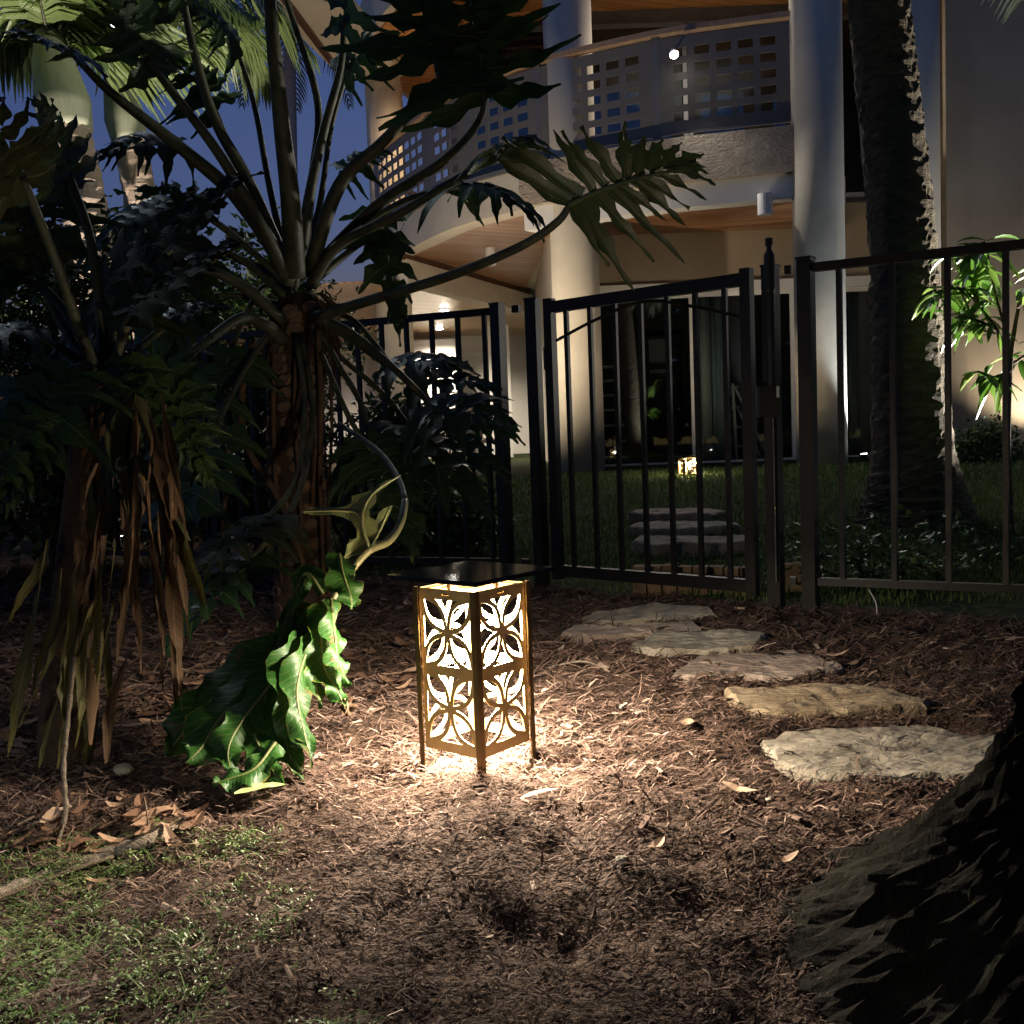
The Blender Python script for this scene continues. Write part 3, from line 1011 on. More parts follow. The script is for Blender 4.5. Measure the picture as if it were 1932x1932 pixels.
# magnetic latch with its tall pull rod on the latch post
lp = latch_p + (gb - latch_p).normalized() * 0.030
lp = V((lp.x, lp.y, 0)) + V((-0.012, -0.044, 0))
lt = thing('gate_latch', 'tall black plastic magnetic latch fixed to the gate post', 'latch', (lp.x, lp.y, 0.78))
m = MB(); m.tube([lp + V((0, 0, z)) for z in (0.84, 1.20, 1.215, 1.34, 1.355)], [0.017, 0.017, 0.021, 0.020, 0.013], 14)
m.build('pull_rod_tube', M['latch_plastic'], lt)
m = MB(); m.tube([lp + V((0, 0, z)) for z in (1.352, 1.372, 1.374, 1.40, 1.402)], [0.010, 0.010, 0.014, 0.014, 0.011], 12)
m.build('pull_knob', M['latch_plastic'], lt)
m = MB(); m.box(lp + V((-0.014, 0, 0.80)), (0.075, 0.045, 0.115)).build('latch_body', M['latch_plastic'], lt)
m = MB(); m.box(lp + V((0.0165, -0.024, 0.835)), (0.010, 0.004, 0.042)).build('reflector', M['white_plastic'], lt)
m = MB(); m.tube([lp + V((0.004, 0, 0.74)), lp + V((0.004, 0, 0.12))], 0.007, 8).build('drop_rod', M['latch_plastic'], lt)

fr0 = PZ(1520, 498, 1.30)
fence_run(latch_p + (fr0 - latch_p) * 0.42, fr0 - (fr0 - latch_p) * 0.40, 0, 'short black rail stub between the latch post and the next post')
post_thing(fr0, 'wide black square post right of the gate latch')
f1 = fr0 + (f1900 - fr0) * (1.0 / 0.905)
seg = (f1900 - fr0)
fence_run(fr0 + seg.normalized() * 0.028, fr0 + seg * 1.13, 4, 'black picket fence panel in front of the big palm trunk')
fence_run(fr0 + seg * 1.135, fr0 + seg * 2.6, 5, 'black picket fence panel at the far right edge', posts=(1.0,))

# ------------------------------------------------------------------ the house
HB = V((1.5, 12.0, 0.2))
house = thing('house', 'cream two storey house with round columns and a curved balcony', 'house', HB)
ZR, ZT, ZF = 4.83, 3.70, 3.24            # handrail, balcony floor, underside of the rim
ZS = 3.02                                # wooden soffit between the columns
FLOOR = 0.19

rail_plan = [PZ(u, v, ZR) for u, v in ((1515, 20), (1380, 38), (1235, 60), (1030, 108), (920, 145), (847, 178), (787, 222), (708, 289))]
rail_plan = [V((p.x, p.y, 0)) for p in rail_plan]
rail_plan += [rail_plan[-1] + V((-0.05, 1.2, 0)), rail_plan[-1] + V((0.35, 2.6, 0))]
CURVE = catmull(rail_plan, 8)

def inward(i):
    a = CURVE[max(i - 1, 0)]; b = CURVE[min(i + 1, len(CURVE) - 1)]
    d = (b - a).normalized()
    return V((-d.y, d.x, 0)) * -1        # towards the house

def strip(i0, i1, off0, off1, z0, z1):
    m = MB()
    vs_ = []
    for i in range(i0, i1 + 1):
        n = inward(i)
        p, q = CURVE[i] + n * off0, CURVE[i] + n * off1
        vs_ += [(p.x, p.y, z0), (p.x, p.y, z1), (q.x, q.y, z1), (q.x, q.y, z0)]
    fs = []
    for k in range(i1 - i0):
        for e in range(4):
            fs.append((k * 4 + e, k * 4 + (e + 1) % 4, k * 4 + 4 + (e + 1) % 4, k * 4 + 4 + e))
    L = (i1 - i0) * 4
    fs += [(0, 3, 2, 1), (L, L + 1, L + 2, L + 3)]
    m.add(vs_, fs)
    return m

NC = len(CURVE) - 1
I2 = 27                                   # where the rough beam stops, near the second column
strip(0, I2, -0.10, 0.26, ZF + 0.005, ZT).build('rough_beam', M['rough_stucco'], house)
strip(I2, NC, -0.02, 0.24, ZF, ZT - 0.02).build('balcony_rim', M['stucco'], house)
strip(0, I2, -0.02, 0.20, ZS - 0.02, ZF + 0.004).build('lower_fascia', M['white_paint'], house)
strip(I2, NC, -0.06, 0.20, ZT - 0.019, ZT + 0.03).build('coping', M['rail_post'], house)
# handrail
strip(0, NC, -0.055, 0.055, ZR - 0.055, ZR).build('handrail', M['handrail_wood'], house)

# perforated railing panels between posts
def panel_on_curve(i0, i1, name='railing_panel'):
    path = CURVE[i0:i1 + 1]
    L = [0]
    for a, b in zip(path, path[1:]): L.append(L[-1] + (b - a).length)
    tot = L[-1]
    def at(s):
        for k in range(len(path) - 1):
            if s <= L[k + 1] or k == len(path) - 2:
                t = (s - L[k]) / max(1e-6, L[k + 1] - L[k])
                return path[k].lerp(path[k + 1], t)
    zb, zt = ZT + 0.09, ZR - 0.085
    hw, gap = 0.150, 0.070
    n = max(2, int((tot - gap - 0.1) / (hw + gap)))
    x0 = (tot - n * hw - (n - 1) * gap) / 2
    xs = [0.03]
    for k in range(n):
        xs += [x0 + k * (hw + gap), x0 + k * (hw + gap) + hw]
    xs.append(tot - 0.03)
    hz, gz_ = 0.088, 0.074
    rows = 5
    zs = [zb]
    zz = zb + 0.10
    for k in range(rows):
        zs += [zz, zz + hz]; zz += hz + gz_
    zs.append(zt)
    m = MB()
    th = 0.008
    for a in range(len(xs) - 1):
        for b in range(len(zs) - 1):
            if a % 2 == 1 and b % 2 == 1: continue
            p, q = at(xs[a]), at(xs[a + 1])
            d = (q - p).normalized(); nrm = V((d.y, -d.x, 0)) * (th / 2)
            z0_, z1_ = zs[b], zs[b + 1]
            for s_ in (1, -1):
                o = nrm * s_
                pts = [p + o + V((0, 0, z0_)), q + o + V((0, 0, z0_)), q + o + V((0, 0, z1_)), p + o + V((0, 0, z1_))]
                m.face(pts if s_ > 0 else pts[::-1])
    # edges of the holes
    for a in range(1, len(xs) - 2, 2):
        for b in range(1, len(zs) - 2, 2):
            p, q = at(xs[a]), at(xs[a + 1])
            d = (q - p).normalized(); nrm = V((d.y, -d.x, 0)) * (th / 2)
            c = [p + V((0, 0, zs[b])), q + V((0, 0, zs[b])), q + V((0, 0, zs[b + 1])), p + V((0, 0, zs[b + 1]))]
            for k in range(4):
                e, f = c[k], c[(k + 1) % 4]
                m.face([e + nrm, f + nrm, f - nrm, e - nrm])
    return m.build(name, M['rail_metal'], house)

post_i = [1, 16, 25, 36, 46, 56, 64]
for i in post_i:
    p = CURVE[i]; n = inward(i)
    t = V((-n.y, n.x, 0))
    MB().box(p + n * 0.02 + V((0, 0, (ZT + ZR - 0.05) / 2)), (0.085, 0.05, ZR - 0.055 - ZT), (t, n, V((0, 0, 1)))).build('railing_post', M['rail_post'], house)
for a, b in zip(post_i, post_i[1:]):
    panel_on_curve(a, b)
    strip(a, b, -0.012, 0.012, ZT + 0.055, ZT + 0.085).build('bottom_bar', M['rail_post'], house)

# columns
def column(u, v, y, r, z0, z1, name='column', mat='stucco'):
    p = PY(u, v, y)
    m = MB()
    m.tube([(p.x, p.y, z0), (p.x, p.y, z1)], r, 40, cap=True)
    o = m.build(name, M[mat], house, smooth=False)
    o.data.polygons.foreach_set('use_smooth', [len(q.vertices) == 4 for q in o.data.polygons])
    return p
c3 = column(1547, 600, 10.62, 0.255, FLOOR - 0.1, 7.2)
c2 = column(1085, 500, 11.75, 0.27, FLOOR - 0.1, 7.2)
c1 = column(724, 180, 15.9, 0.28, FLOOR - 0.1, 7.2)
c4 = column(1728, 600, 11.0, 0.25, FLOOR - 0.1, 8.0)

# right hand return of the balcony behind the near column
r0 = V((c3.x + 0.05, 11.0, 0)); r1 = V((c3.x + 0.95, 12.9, 0))
MB().beam(r0 + V((0, 0, (ZF + ZT) / 2)), r1 + V((0, 0, (ZF + ZT) / 2)), 0.16, ZT - ZF - 0.01).build('side_rim', M['stucco'], house)
MB().beam(r0 + V((0, 0, (ZF + ZS) / 2 - 0.01)), r1 + V((0, 0, (ZF + ZS) / 2 - 0.01)), 0.11, ZF - ZS).build('side_fascia', M['white_paint'], house)
MB().beam(r0 + V((0, 0, ZR - 0.03)), r1 + V((0, 0, ZR - 0.03)), 0.11, 0.055).build('side_handrail', M['handrail_wood'], house)
_save = CURVE
CURVE = [r0.lerp(r1, t / 8) for t in range(9)]
panel_on_curve(0, 8, 'side_railing_panel')
CURVE = _save

# soffits and floor slab
YW = 12.55                                # wall with the glass doors
def soffit(i0, i1, back, z, mat, name, th=0.02):
    pts = [CURVE[i] + inward(i) * 0.10 for i in range(i0, i1 + 1)]
    poly = [(p.x, p.y) for p in pts] + back
    m = MB(); m.prism(poly, z, z + th)
    return m.build(name, M[mat], house)
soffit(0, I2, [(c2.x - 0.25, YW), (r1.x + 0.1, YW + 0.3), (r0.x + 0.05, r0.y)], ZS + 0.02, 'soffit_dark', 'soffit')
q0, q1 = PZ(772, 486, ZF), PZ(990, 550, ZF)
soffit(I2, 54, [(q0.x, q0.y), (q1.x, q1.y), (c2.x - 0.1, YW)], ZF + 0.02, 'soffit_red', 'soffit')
slab = [(p.x, p.y) for p in [CURVE[i] + inward(i) * 0.24 for i in range(0, NC + 1)]] + [(0.5, 20.0), (6.0, 20.0), (r1.x, r1.y), (r0.x, r0.y)]
MB().prism(slab, ZF + 0.06, ZT - 0.03).build('balcony_floor', M['stucco'], house)

# porch on the left: brown beam, cream beam face, wooden ceiling, white rooms
bq0 = q0 + (q0 - q1) * 0.15
MB().beam(bq0 + V((0, 0, -0.03)), q1 + V((0, 0, -0.03)), 0.22, 0.10).build('porch_beam', M['dark_wood'], house)
ZC = 2.86
off = V((0.16, 0.30, 0))
MB().beam(bq0 + off + V((0, 0, -0.24)), q1 + off + V((0, 0, -0.24)), 0.20, 0.34).build('porch_header', M['stucco'], house)
pc = [(bq0.x - 2.6, bq0.y + 0.5), (bq0.x + 0.1, bq0.y + 0.2), (q1.x + 0.1, q1.y + 0.2), (q1.x + 0.5, 23), (-8, 23)]
MB().prism(pc, ZC, ZC + 0.03).build('porch_ceiling', M['ceiling_wood'], house)
MB().box((-3.2, 22.6, 1.5), (10, 0.2, 2.75)).build('porch_back_wall', M['room_white'], house)
MB().box((-3.2, 22.45, 2.45), (10, 0.08, 0.10)).build('cornice', M['white_paint'], house)
MB().box((-3.2, 18.5, 0.10), (10, 10.5, 0.12)).build('porch_floor', M['room_white'], house)
dd = PY(944, 760, 19.5)
MB().box((dd.x, 19.5, 1.45), (0.42, 0.10, 2.6)).build('white_door', M['white_paint'], house)
MB().box((dd.x - 1.4, 21.4, 1.45), (1.0, 0.10, 2.5)).build('white_door', M['white_paint'], house)
# fin wall from the second column back to the porch
w0, w1 = V((c2.x - 0.16, c2.y + 0.05, 0)), V((q1.x + 0.25, q1.y - 0.1, 0))
MB().beam(w0 + V((0, 0, (FLOOR + ZF) / 2)), w1 + V((0, 0, (FLOOR + ZF) / 2)), 0.14, ZF - FLOOR + 0.1).build('fin_wall', M['stucco'], house)

# wall with glass doors
zh = 2.40
wl, wr = c2.x - 0.05, r1.x + 2.2
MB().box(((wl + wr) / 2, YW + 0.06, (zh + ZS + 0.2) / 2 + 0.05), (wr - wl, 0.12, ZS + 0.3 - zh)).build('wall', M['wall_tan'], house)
MB().box(((wl + wr) / 2, YW - 0.02, zh - 0.02), (wr - wl, 0.10, 0.12)).build('door_head', M['white_paint'], house)
MB().box(((wl + wr) / 2, YW + 0.0, FLOOR + 0.005), (wr - wl, 0.14, 0.05)).build('door_sill', M['rail_post'], house)
def door_leaf(x0, x1, y, name='sliding_door', fr=0.05):
    m = MB()
    zb, zt = FLOOR + 0.05, zh - 0.08
    for x in (x0 + fr / 2, x1 - fr / 2):
        m.box((x, y, (zb + zt) / 2), (fr, 0.045, zt - zb))
    for z in (zb + fr / 2, zt - fr / 2):
        m.box(((x0 + x1) / 2, y, z), (x1 - x0 - 2 * fr, 0.045, fr))
    o = m.build(name, M['white_paint'], house)
    MB().box(((x0 + x1) / 2, y, (zb + zt) / 2), (x1 - x0 - 2 * fr, 0.010, zt - zb - 2 * fr)).build('pane', M['glass'], o)
    MB().box((x0 + fr / 2, y - 0.035, FLOOR + 1.0), (0.03, 0.025, 0.20)).build('handle', M['white_plastic'], o)
    return o
xs_d = [PY(u, 700, YW).x for u in (1112, 1312, 1500, 1700, 1900)]
for k in range(len(xs_d) - 1):
    door_leaf(xs_d[k] + 0.003, xs_d[k + 1] - 0.003, YW + (0.0 if k % 2 else 0.05))

# dark room behind the doors
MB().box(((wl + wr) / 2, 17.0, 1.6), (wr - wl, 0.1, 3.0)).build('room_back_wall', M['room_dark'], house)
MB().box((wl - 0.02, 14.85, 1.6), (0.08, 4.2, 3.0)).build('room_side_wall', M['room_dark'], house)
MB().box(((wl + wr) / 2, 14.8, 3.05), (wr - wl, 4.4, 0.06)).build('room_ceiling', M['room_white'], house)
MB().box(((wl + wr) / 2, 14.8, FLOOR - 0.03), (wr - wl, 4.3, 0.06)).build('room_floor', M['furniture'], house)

# upper storey
YU = 14.3
MB().box((2.6, YU + 0.1, 5.0), (6.6, 0.14, 2.9)).build('upper_wall', M['rail_post'], house)
for k in range(4):
    x0 = -0.4 + k * 1.5
    m = MB()
    for x in (x0 + 0.03, x0 + 1.46): m.box((x, YU - 0.02, 4.95), (0.06, 0.06, 2.4))
    for z in (3.78, 6.12): m.box((x0 + 0.745, YU - 0.02, z), (1.36, 0.06, 0.06))
    o = m.build('upper_glass_door', M['rail_post'], house)
    MB().box((x0 + 0.745, YU - 0.015, 4.95), (1.37, 0.012, 2.28)).build('pane', M['glass'], o)
ZU = 6.35
roof = [(p.x, p.y) for p in [CURVE[i] + inward(i) * 0.0 for i in range(0, NC - 6, 3)]] + [(-0.2, 21), (7.5, 21), (7.5, 10.2)]
MB().prism(roof, ZU, ZU + 0.03).build('upper_soffit', M['orange_wood'], house)
roof2 = [(p.x, p.y) for p in [CURVE[i] - inward(i) * 0.12 for i in range(0, NC - 6, 3)]] + [(-0.3, 21.2), (7.7, 21.2), (7.7, 10.0)]
MB().prism(roof2, ZU + 0.031, ZU + 0.55).build('roof', M['stucco'], house)
le = PZ(612, 30, 6.2); le2 = PZ(668, 92, 6.2)
MB().beam(le + (le - le2) * 1.5, le2 + (le2 - le) * 0.8, 0.9, 0.22).build('eave', M['stucco'], house)
MB().beam(le + (le - le2) * 1.5 + V((-0.1, 0, -0.14)), le2 + (le2 - le) * 0.8 + V((-0.42, 0, -0.14)), 0.08, 0.05).build('eave_board', M['dark_wood'], house)
u0_, u1_ = PZ(945, 70, 6.3), PZ(1010, 60, 6.3)
for k in range(7):
    y = 13.0 + k * 0.34
    MB().box((0.05, y, ZU - 0.06), (1.6, 0.10, 0.10)).build('ceiling_batten', M['orange_wood'], house)

# right hand wing
wx = PY(1782, 500, 11.4).x
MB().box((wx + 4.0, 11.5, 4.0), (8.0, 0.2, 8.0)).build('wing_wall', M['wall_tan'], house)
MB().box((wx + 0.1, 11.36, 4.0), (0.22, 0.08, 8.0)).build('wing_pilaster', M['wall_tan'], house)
MB().box((wx - 0.1, 12.1, 4.0), (0.12, 1.2, 8.0)).build('wing_return', M['stucco'], house)

# curtains hanging behind the glass
def curtain(u0, u1, y, mat, label):
    a, b = PY(u0, 700, y), PY(u1, 700, y)
    n = 60
    m = MB(); vs_ = []
    for i in range(n + 1):
        t = i / n
        x = a.x + (b.x - a.x) * t
        yy = y + 0.035 * math.sin(t * (b.x - a.x) / 0.11 * 2 * math.pi) + 0.01 * math.sin(t * 37)
        vs_ += [(x, yy, FLOOR + 0.05), (x, yy, zh - 0.05)]
    m.add(vs_, [(2 * i, 2 * i + 2, 2 * i + 3, 2 * i + 1) for i in range(n)])
    o = m.build('curtain', mat, loc=(a.x, y, FLOOR + 0.05), smooth=True)
    so = o.modifiers.new('thickness', 'SOLIDIFY'); so.thickness = 0.004
    return tag(o, label, 'curtain', 'curtains inside the glass doors')
curtain(1306, 1342, 12.75, M['curtain'], 'grey white curtain strip drawn at the middle of the glass doors')
curtain(1344, 1372, 12.85, M['curtain_blue'], 'bluish curtain strip beside the grey white one behind the gate')
curtain(1602, 1668, 12.75, M['curtain'], 'pale vertical curtain between the near column and the big palm trunk')

# things inside the dark room
def shelf_unit(u, v, y, w, h, label):
    p = PY(u, v, y)
    r_ = thing('bookcase', label, 'bookcase', (p.x, y, FLOOR))
    for s_ in (-1, 1):
        MB().box((p.x + s_ * (w / 2 - 0.02), y, FLOOR + h / 2), (0.04, 0.3, h)).build('side_panel', M['furniture'], r_)
    for k in range(5):
        MB().box((p.x, y, FLOOR + 0.05 + k * (h - 0.08) / 4), (w - 0.082, 0.3, 0.035)).build('shelf', M['furniture'], r_)
    return r_
shelf_unit(1230, 700, 16.6, 1.0, 2.0, 'dark bookcase at the back of the room behind the gate')
pf = PY(1246, 668, 16.85)
pic = thing('picture', 'pale framed picture on the back wall seen through the gate', 'picture', (pf.x, 16.9, pf.z - 0.3))
MB().box((pf.x, 16.92, pf.z), (0.62, 0.03, 0.72)).build('frame', M['furniture'], pic)
MB().box((pf.x, 16.90, pf.z), (0.36, 0.012, 0.60)).build('print', M['curtain'], pic)
# open stair at the left edge of the glass
sp_ = PY(1152, 800, 13.4)
stair = thing('staircase', 'open staircase with pale tread edges at the left of the glass door', 'staircase', (sp_.x, 13.4, FLOOR))
for k in range(7):
    MB().box((sp_.x, 13.4 + k * 0.24, FLOOR + 0.16 + k * 0.21), (0.42, 0.26, 0.03)).build('tread', M['curtain'], stair)
MB().beam((sp_.x + 0.0, 13.36, FLOOR + 0.06), (sp_.x + 0.0, 14.9, FLOOR + 1.40), 0.06, 0.10).build('stringer', M['furniture'], stair)
# step ladder
lx = PY(1385, 760, 13.3)
lad = thing('step_ladder', 'white folding step ladder inside the glass beside the gate latch', 'ladder', (lx.x, 13.3, FLOOR))
for s_ in (-1, 1):
    MB().beam((lx.x + 0.02 * s_, 13.3 + s_ * 0.2, FLOOR), (lx.x - 0.05 + 0.01 * s_, 13.3 + s_ * 0.2, FLOOR + 1.05), 0.035, 0.03, up=(0, 1, 0)).build('front_leg', M['white_plastic'], lad)
    MB().beam((lx.x + 0.42, 13.3 + s_ * 0.2, FLOOR), (lx.x - 0.04, 13.3 + s_ * 0.2, FLOOR + 1.02), 0.03, 0.025, up=(0, 1, 0)).build('rear_leg', M['white_plastic'], lad)
for k in range(4):
    MB().box((lx.x - 0.01 * k, 13.3, FLOOR + 0.25 + 0.25 * k), (0.10, 0.38, 0.025)).build('step', M['white_plastic'], lad)
# patio furniture under the porch
def patio_chair(p, rot, label):
    r_ = thing('patio_chair', label, 'chair', (p.x, p.y, 0.165))
    ORG[r_.name] = V((0, 0, 0)); r_.rotation_euler = (0, 0, rot)
    MB().box((0, 0, 0.43), (0.50, 0.50, 0.06)).build('seat', M['furniture'], r_)
    MB().box((0, 0.25, 0.75), (0.50, 0.05, 0.55)).build('backrest', M['furniture'], r_)
    for sx in (-1, 1):
        for sy in (-1, 1):
            MB().box((sx * 0.22, sy * 0.22, 0.20), (0.04, 0.04, 0.40)).build('leg', M['furniture'], r_)
    return r_
patio_chair(PY(926, 880, 18.2), R(70), 'dark patio chair under the porch left of the gate')
patio_chair(PY(860, 880, 18.9), R(-60), 'dark patio chair half hidden behind the leaves under the porch')

# ceiling fan under the porch
cf = PZ(668, 640, 2.70)
fan = thing('ceiling_fan', 'grey ceiling fan hanging under the porch behind the leaves', 'fan', (cf.x, cf.y, 2.5))
MB().tube([(cf.x, cf.y, ZC), (cf.x, cf.y, 2.62)], 0.02, 10).build('down_rod', M['rail_post'], fan)
MB().tube([(cf.x, cf.y, 2.64), (cf.x, cf.y, 2.60), (cf.x, cf.y, 2.54)], [0.06, 0.12, 0.07], 16).build('motor', M['rail_post'], fan)
for k in range(4):
    a = R(20 + 90 * k); d = V((math.cos(a), math.sin(a), 0))
    MB().beam(V((cf.x, cf.y, 2.585)) + d * 0.1, V((cf.x, cf.y, 2.585)) + d * 0.7, 0.12, 0.012).build('blade', M['rail_post'], fan)

# ------------------------------------------------------------------ lamps on and round the house
def can_light(p, r, label, lit=None, power=0, color=(1, 0.85, 0.65), length=0.22, drop=True):
    r_ = thing('ceiling_lamp', label, 'lamp', (p.x, p.y, p.z - (length if drop else 0.03)), 'ceiling lamps of the house')
    z1 = p.z
    z0 = p.z - (length if drop else 0.02)
    MB().tube([(p.x, p.y, z0), (p.x, p.y, z1)], r, 20).build('housing', M['white_plastic'], r_)
    if lit:
        MB().tube([(p.x, p.y, z0 - 0.012), (p.x, p.y, z0 - 0.0005)], r * 0.85, 20).build('lens', M[lit], r_)
        l = lamp('ceiling_bulb', 'SPOT', (0, 0, 0), power, color, 0.05, angle=150, blend=0.6)
        l.parent = r_
        l.location = (0, 0, -0.02 - (0 if drop else 0.0))
    return r_
pl = PZ(838, 583, ZC); can_light(pl, 0.09, 'lit round downlight in the wooden porch ceiling above the fence', 'lamp_white', 190, drop=False)
pl = PZ(1300, 624, ZC); pl = V((-1.3, 20.6, ZC)); can_light(pl, 0.08, 'small lit downlight deep in the porch', 'lamp_white', 190, drop=False)
pl = V((-4.2, 18.8, ZC)); can_light(pl, 0.09, 'lit round downlight at the far left of the porch', 'lamp_white', 190, drop=False)
pl = PZ(1443, 366, ZS + 0.02); can_light(pl, 0.075, 'unlit white cylinder lamp under the balcony beside the near column', length=0.21)
pl = PZ(925, 468, ZF + 0.02); can_light(pl, 0.075, 'unlit white cylinder lamp under the reddish balcony soffit', length=0.24)
pl = V((-0.6, 14.6, ZU)); can_light(pl, 0.08, 'lit downlight in the upper wooden ceiling left of the middle column', 'lamp_warm', 150, (1, 0.70, 0.42), drop=False)
pl = V((2.6, 12.6, ZU)); can_light(pl, 0.08, 'lit downlight in the upper ceiling behind the balcony railing', 'lamp_white', 110, (1, 0.88, 0.74), drop=False)

# spotlight clipped to the railing
_rx = ray(1272, 103)
_k = min(range(len(CURVE)), key=lambda i: abs(CURVE[i].x / CURVE[i].y - _rx.x / _rx.y))
sp0 = PY(1272, 103, CURVE[_k].y - 0.14)
sl = thing('spotlight', 'small bright oval spotlight fixed to the balcony railing', 'spotlight', sp0)
ax = V((0.05, -0.70, -0.70)).normalized()
MB().tube([sp0 - ax * 0.10, sp0 - ax * 0.02, sp0], [0.022, 0.040, 0.046], 18).build('housing', M['white_plastic'], sl)
MB().tube([sp0 + ax * 0.0005, sp0 + ax * 0.006], 0.041, 18).build('lens', M['lamp_white'], sl)
MB().tube([sp0 - ax * 0.06, sp0 - ax * 0.06 + V((0, 0.16, 0))], 0.012, 8).build('bracket', M['rail_post'], sl)

_l = lamp('spotlight_bulb', 'SPOT', (0, 0, 0), 95, (1.0, 0.95, 0.86), 0.04, angle=110, blend=0.6)
_l.parent = sl
_l.location = ax * 0.03
_l.rotation_euler = ax.to_track_quat('-Z', 'Y').to_euler()

def uplight(p, target, power, color, label, angle=70, lens='lamp_white', r=0.035):
    r_ = thing('garden_uplight', label, 'uplight', (p.x, p.y, gz(p.x, p.y)), 'garden uplights')
    base = V((p.x, p.y, gz(p.x, p.y)))
    d = (V(target) - base).normalized()
    h = base + V((0, 0, 0.07))
    MB().tube([base - V((0, 0, 0.05)), base + V((0, 0, 0.05))], 0.010, 8).build('stake', M['latch_plastic'], r_)
    MB().tube([h - d * 0.05, h + d * 0.03], [r * 0.8, r], 14).build('housing', M['latch_plastic'], r_)
    MB().tube([h + d * 0.0302, h + d * 0.034], r * 0.85, 14).build('lens', M[lens], r_)
    l = lamp('uplight_bulb', 'SPOT', (0, 0, 0), power, color, 0.03, angle=angle, blend=0.7)
    l.parent = r_
    lp_ = h + d * 0.05 - base
    l.location = lp_
    l.rotation_euler = d.to_track_quat('-Z', 'Y').to_euler()
    return r_
uplight(V((c3.x + 0.42, c3.y - 0.05, 0)), (c3.x + 0.05, c3.y, 4.5), 40, (0.84, 0.93, 1.0), 'cool uplight at the right foot of the near column', 60, 'lamp_cool')
uplight(V((wx + 0.95, 10.85, 0)), (wx + 0.95, 11.35, 2.0), 50, (1.0, 0.88, 0.70), 'uplight washing the wall behind the small tree', 120)
uplight(V((3.75, 6.05, 0)), (2.15, 5.7, 1.9), 420, (1.0, 0.93, 0.82), 'bright uplight at the right edge shining on the palm trunk', 85)
uplight(V((c3.x - 1.6, 9.3, 0)), (c3.x - 0.75, 11.8, 3.6), 95, (1.0, 0.80, 0.56), 'added warm uplight filling the house front between the columns', 110)  # unseen lamp added for general light on the house front
uplight(V((c2.x - 1.9, 10.3, 0)), (c2.x - 1.0, 13.0, 3.8), 150, (1.0, 0.82, 0.60), 'added warm uplight filling the house front left of the middle column', 120)  # another unseen lamp, added to brighten the columns and balcony rim
uplight(V((c4.x + 0.3, 9.9, 0)), (c4.x, c4.y, 6), 22, (0.72, 0.85, 1.0), 'cool uplight at the foot of the column behind the palm', 60, 'lamp_cool')

# ------------------------------------------------------------------ philodendrons
def blade_mesh(base, tip, nrm, seed=0, nl=7, droop=0.35, ldroop=0.25, fold=0.25, ruff=0.02, width=1.0, jag=0.38, back=True, lobe_w=1.0, twist=0.0):
    """deeply lobed leaf: lobes spring from a midrib running base -> tip"""
    rr = random.Random(seed)
    base, tip = V(base), V(tip)
    T = tip - base
    L = T.length
    T.normalize()
    N = V(nrm); N = (N - T * N.dot(T)).normalized()
    S = T.cross(N)
    down = V((0, 0, -1))
    m = MB()
    def place(x, y, z):
        r = math.hypot(x, y) / L
        p = base + T * x + S * y + N * z
        return p + down * (droop * L * r * r * 0.5)
    def lobe(x0, ang, ln, wbase, side, zoff, ph):
        ns = 9
        rows = []
        x, y = x0, 0.0
        a = ang
        step = ln / ns
        vs_, uvs = [], []
        notch = rr.uniform(1.6, 2.8)
        cen = []
        for i in range(ns + 1):
            q = i / ns
            w = wbase * (1 - q) ** 0.62 * (0.72 + 0.55 * math.sin(math.pi * min(1, q * 1.25))) * lobe_w
            if i == ns: w = 0.004
            dx, dy = math.cos(a), math.sin(a) * side
            px, py = -dy, dx
            for j, c in enumerate((-1.0, -0.5, 0.0, 0.5, 1.0)):
                jg = 1 + (jag * math.sin(q * 6.28 * notch + ph + (1.3 if c < 0 else 0)) if abs(c) > 0.9 else 0)
                ww = w * c * jg
                z = zoff + fold * abs(ww) - ldroop * ln * q * q + ruff * L * 0.5 * math.sin(q * 15 + ph + c * 2) * abs(c) ** 2 * (0.3 + q)
                z += fold * 0.4 * abs(y)
                vs_.append(place(x + px * ww, y + py * ww, z))
                uvs.append((q * ln / 0.12, 0.5 + c * 0.5))
            cen.append(place(x, y, zoff - ldroop * ln * q * q + fold * 0.4 * abs(y) - 0.001))
            x += dx * step; y += dy * step
            a *= 0.955
        fs = []
        for i in range(ns):
            for j in range(4):
                f = (i * 5 + j, i * 5 + j + 1, (i + 1) * 5 + j + 1, (i + 1) * 5 + j)
                fs.append(f if side < 0 else f)
        m.add(vs_, fs, uvs)
        m.tube(cen[:-1], [0.0042 * L / 0.6, 0.0008], 4, cap=False, uv=True)
    k = 0
    for i in range(nl):
        q = i / (nl - 1)
        x0 = L * (0.0 + 0.80 * q)
        ang = R((125 if back else 95) * (1 - q) ** 0.9 + 24 * q)
        ln = L * width * (0.44 + 0.26 * math.sin(math.pi * min(1, q * 1.15 + 0.18))) * (1 - 0.45 * q)
        wb = L * 0.105 * (1 - 0.35 * q)
        for side in (1, -1):
            lobe(x0 + L * rr.uniform(-0.03, 0.03), ang * rr.uniform(0.80, 1.15), ln * rr.uniform(0.70, 1.2), wb * rr.uniform(0.8, 1.3), side, 0.0012 * k, rr.uniform(0, 6.28))
            k += 1
    lobe(L * 0.70, R(2), L * 0.32, L * 0.06, 1, 0.0012 * k, 0.5)
    rib = [place(L * 0.92 * t / 6, 0, -0.002) for t in range(7)]
    m.tube(rib, [0.010 * L / 0.6 + 0.002, 0.003], 6, cap=False, uv=True)
    return m

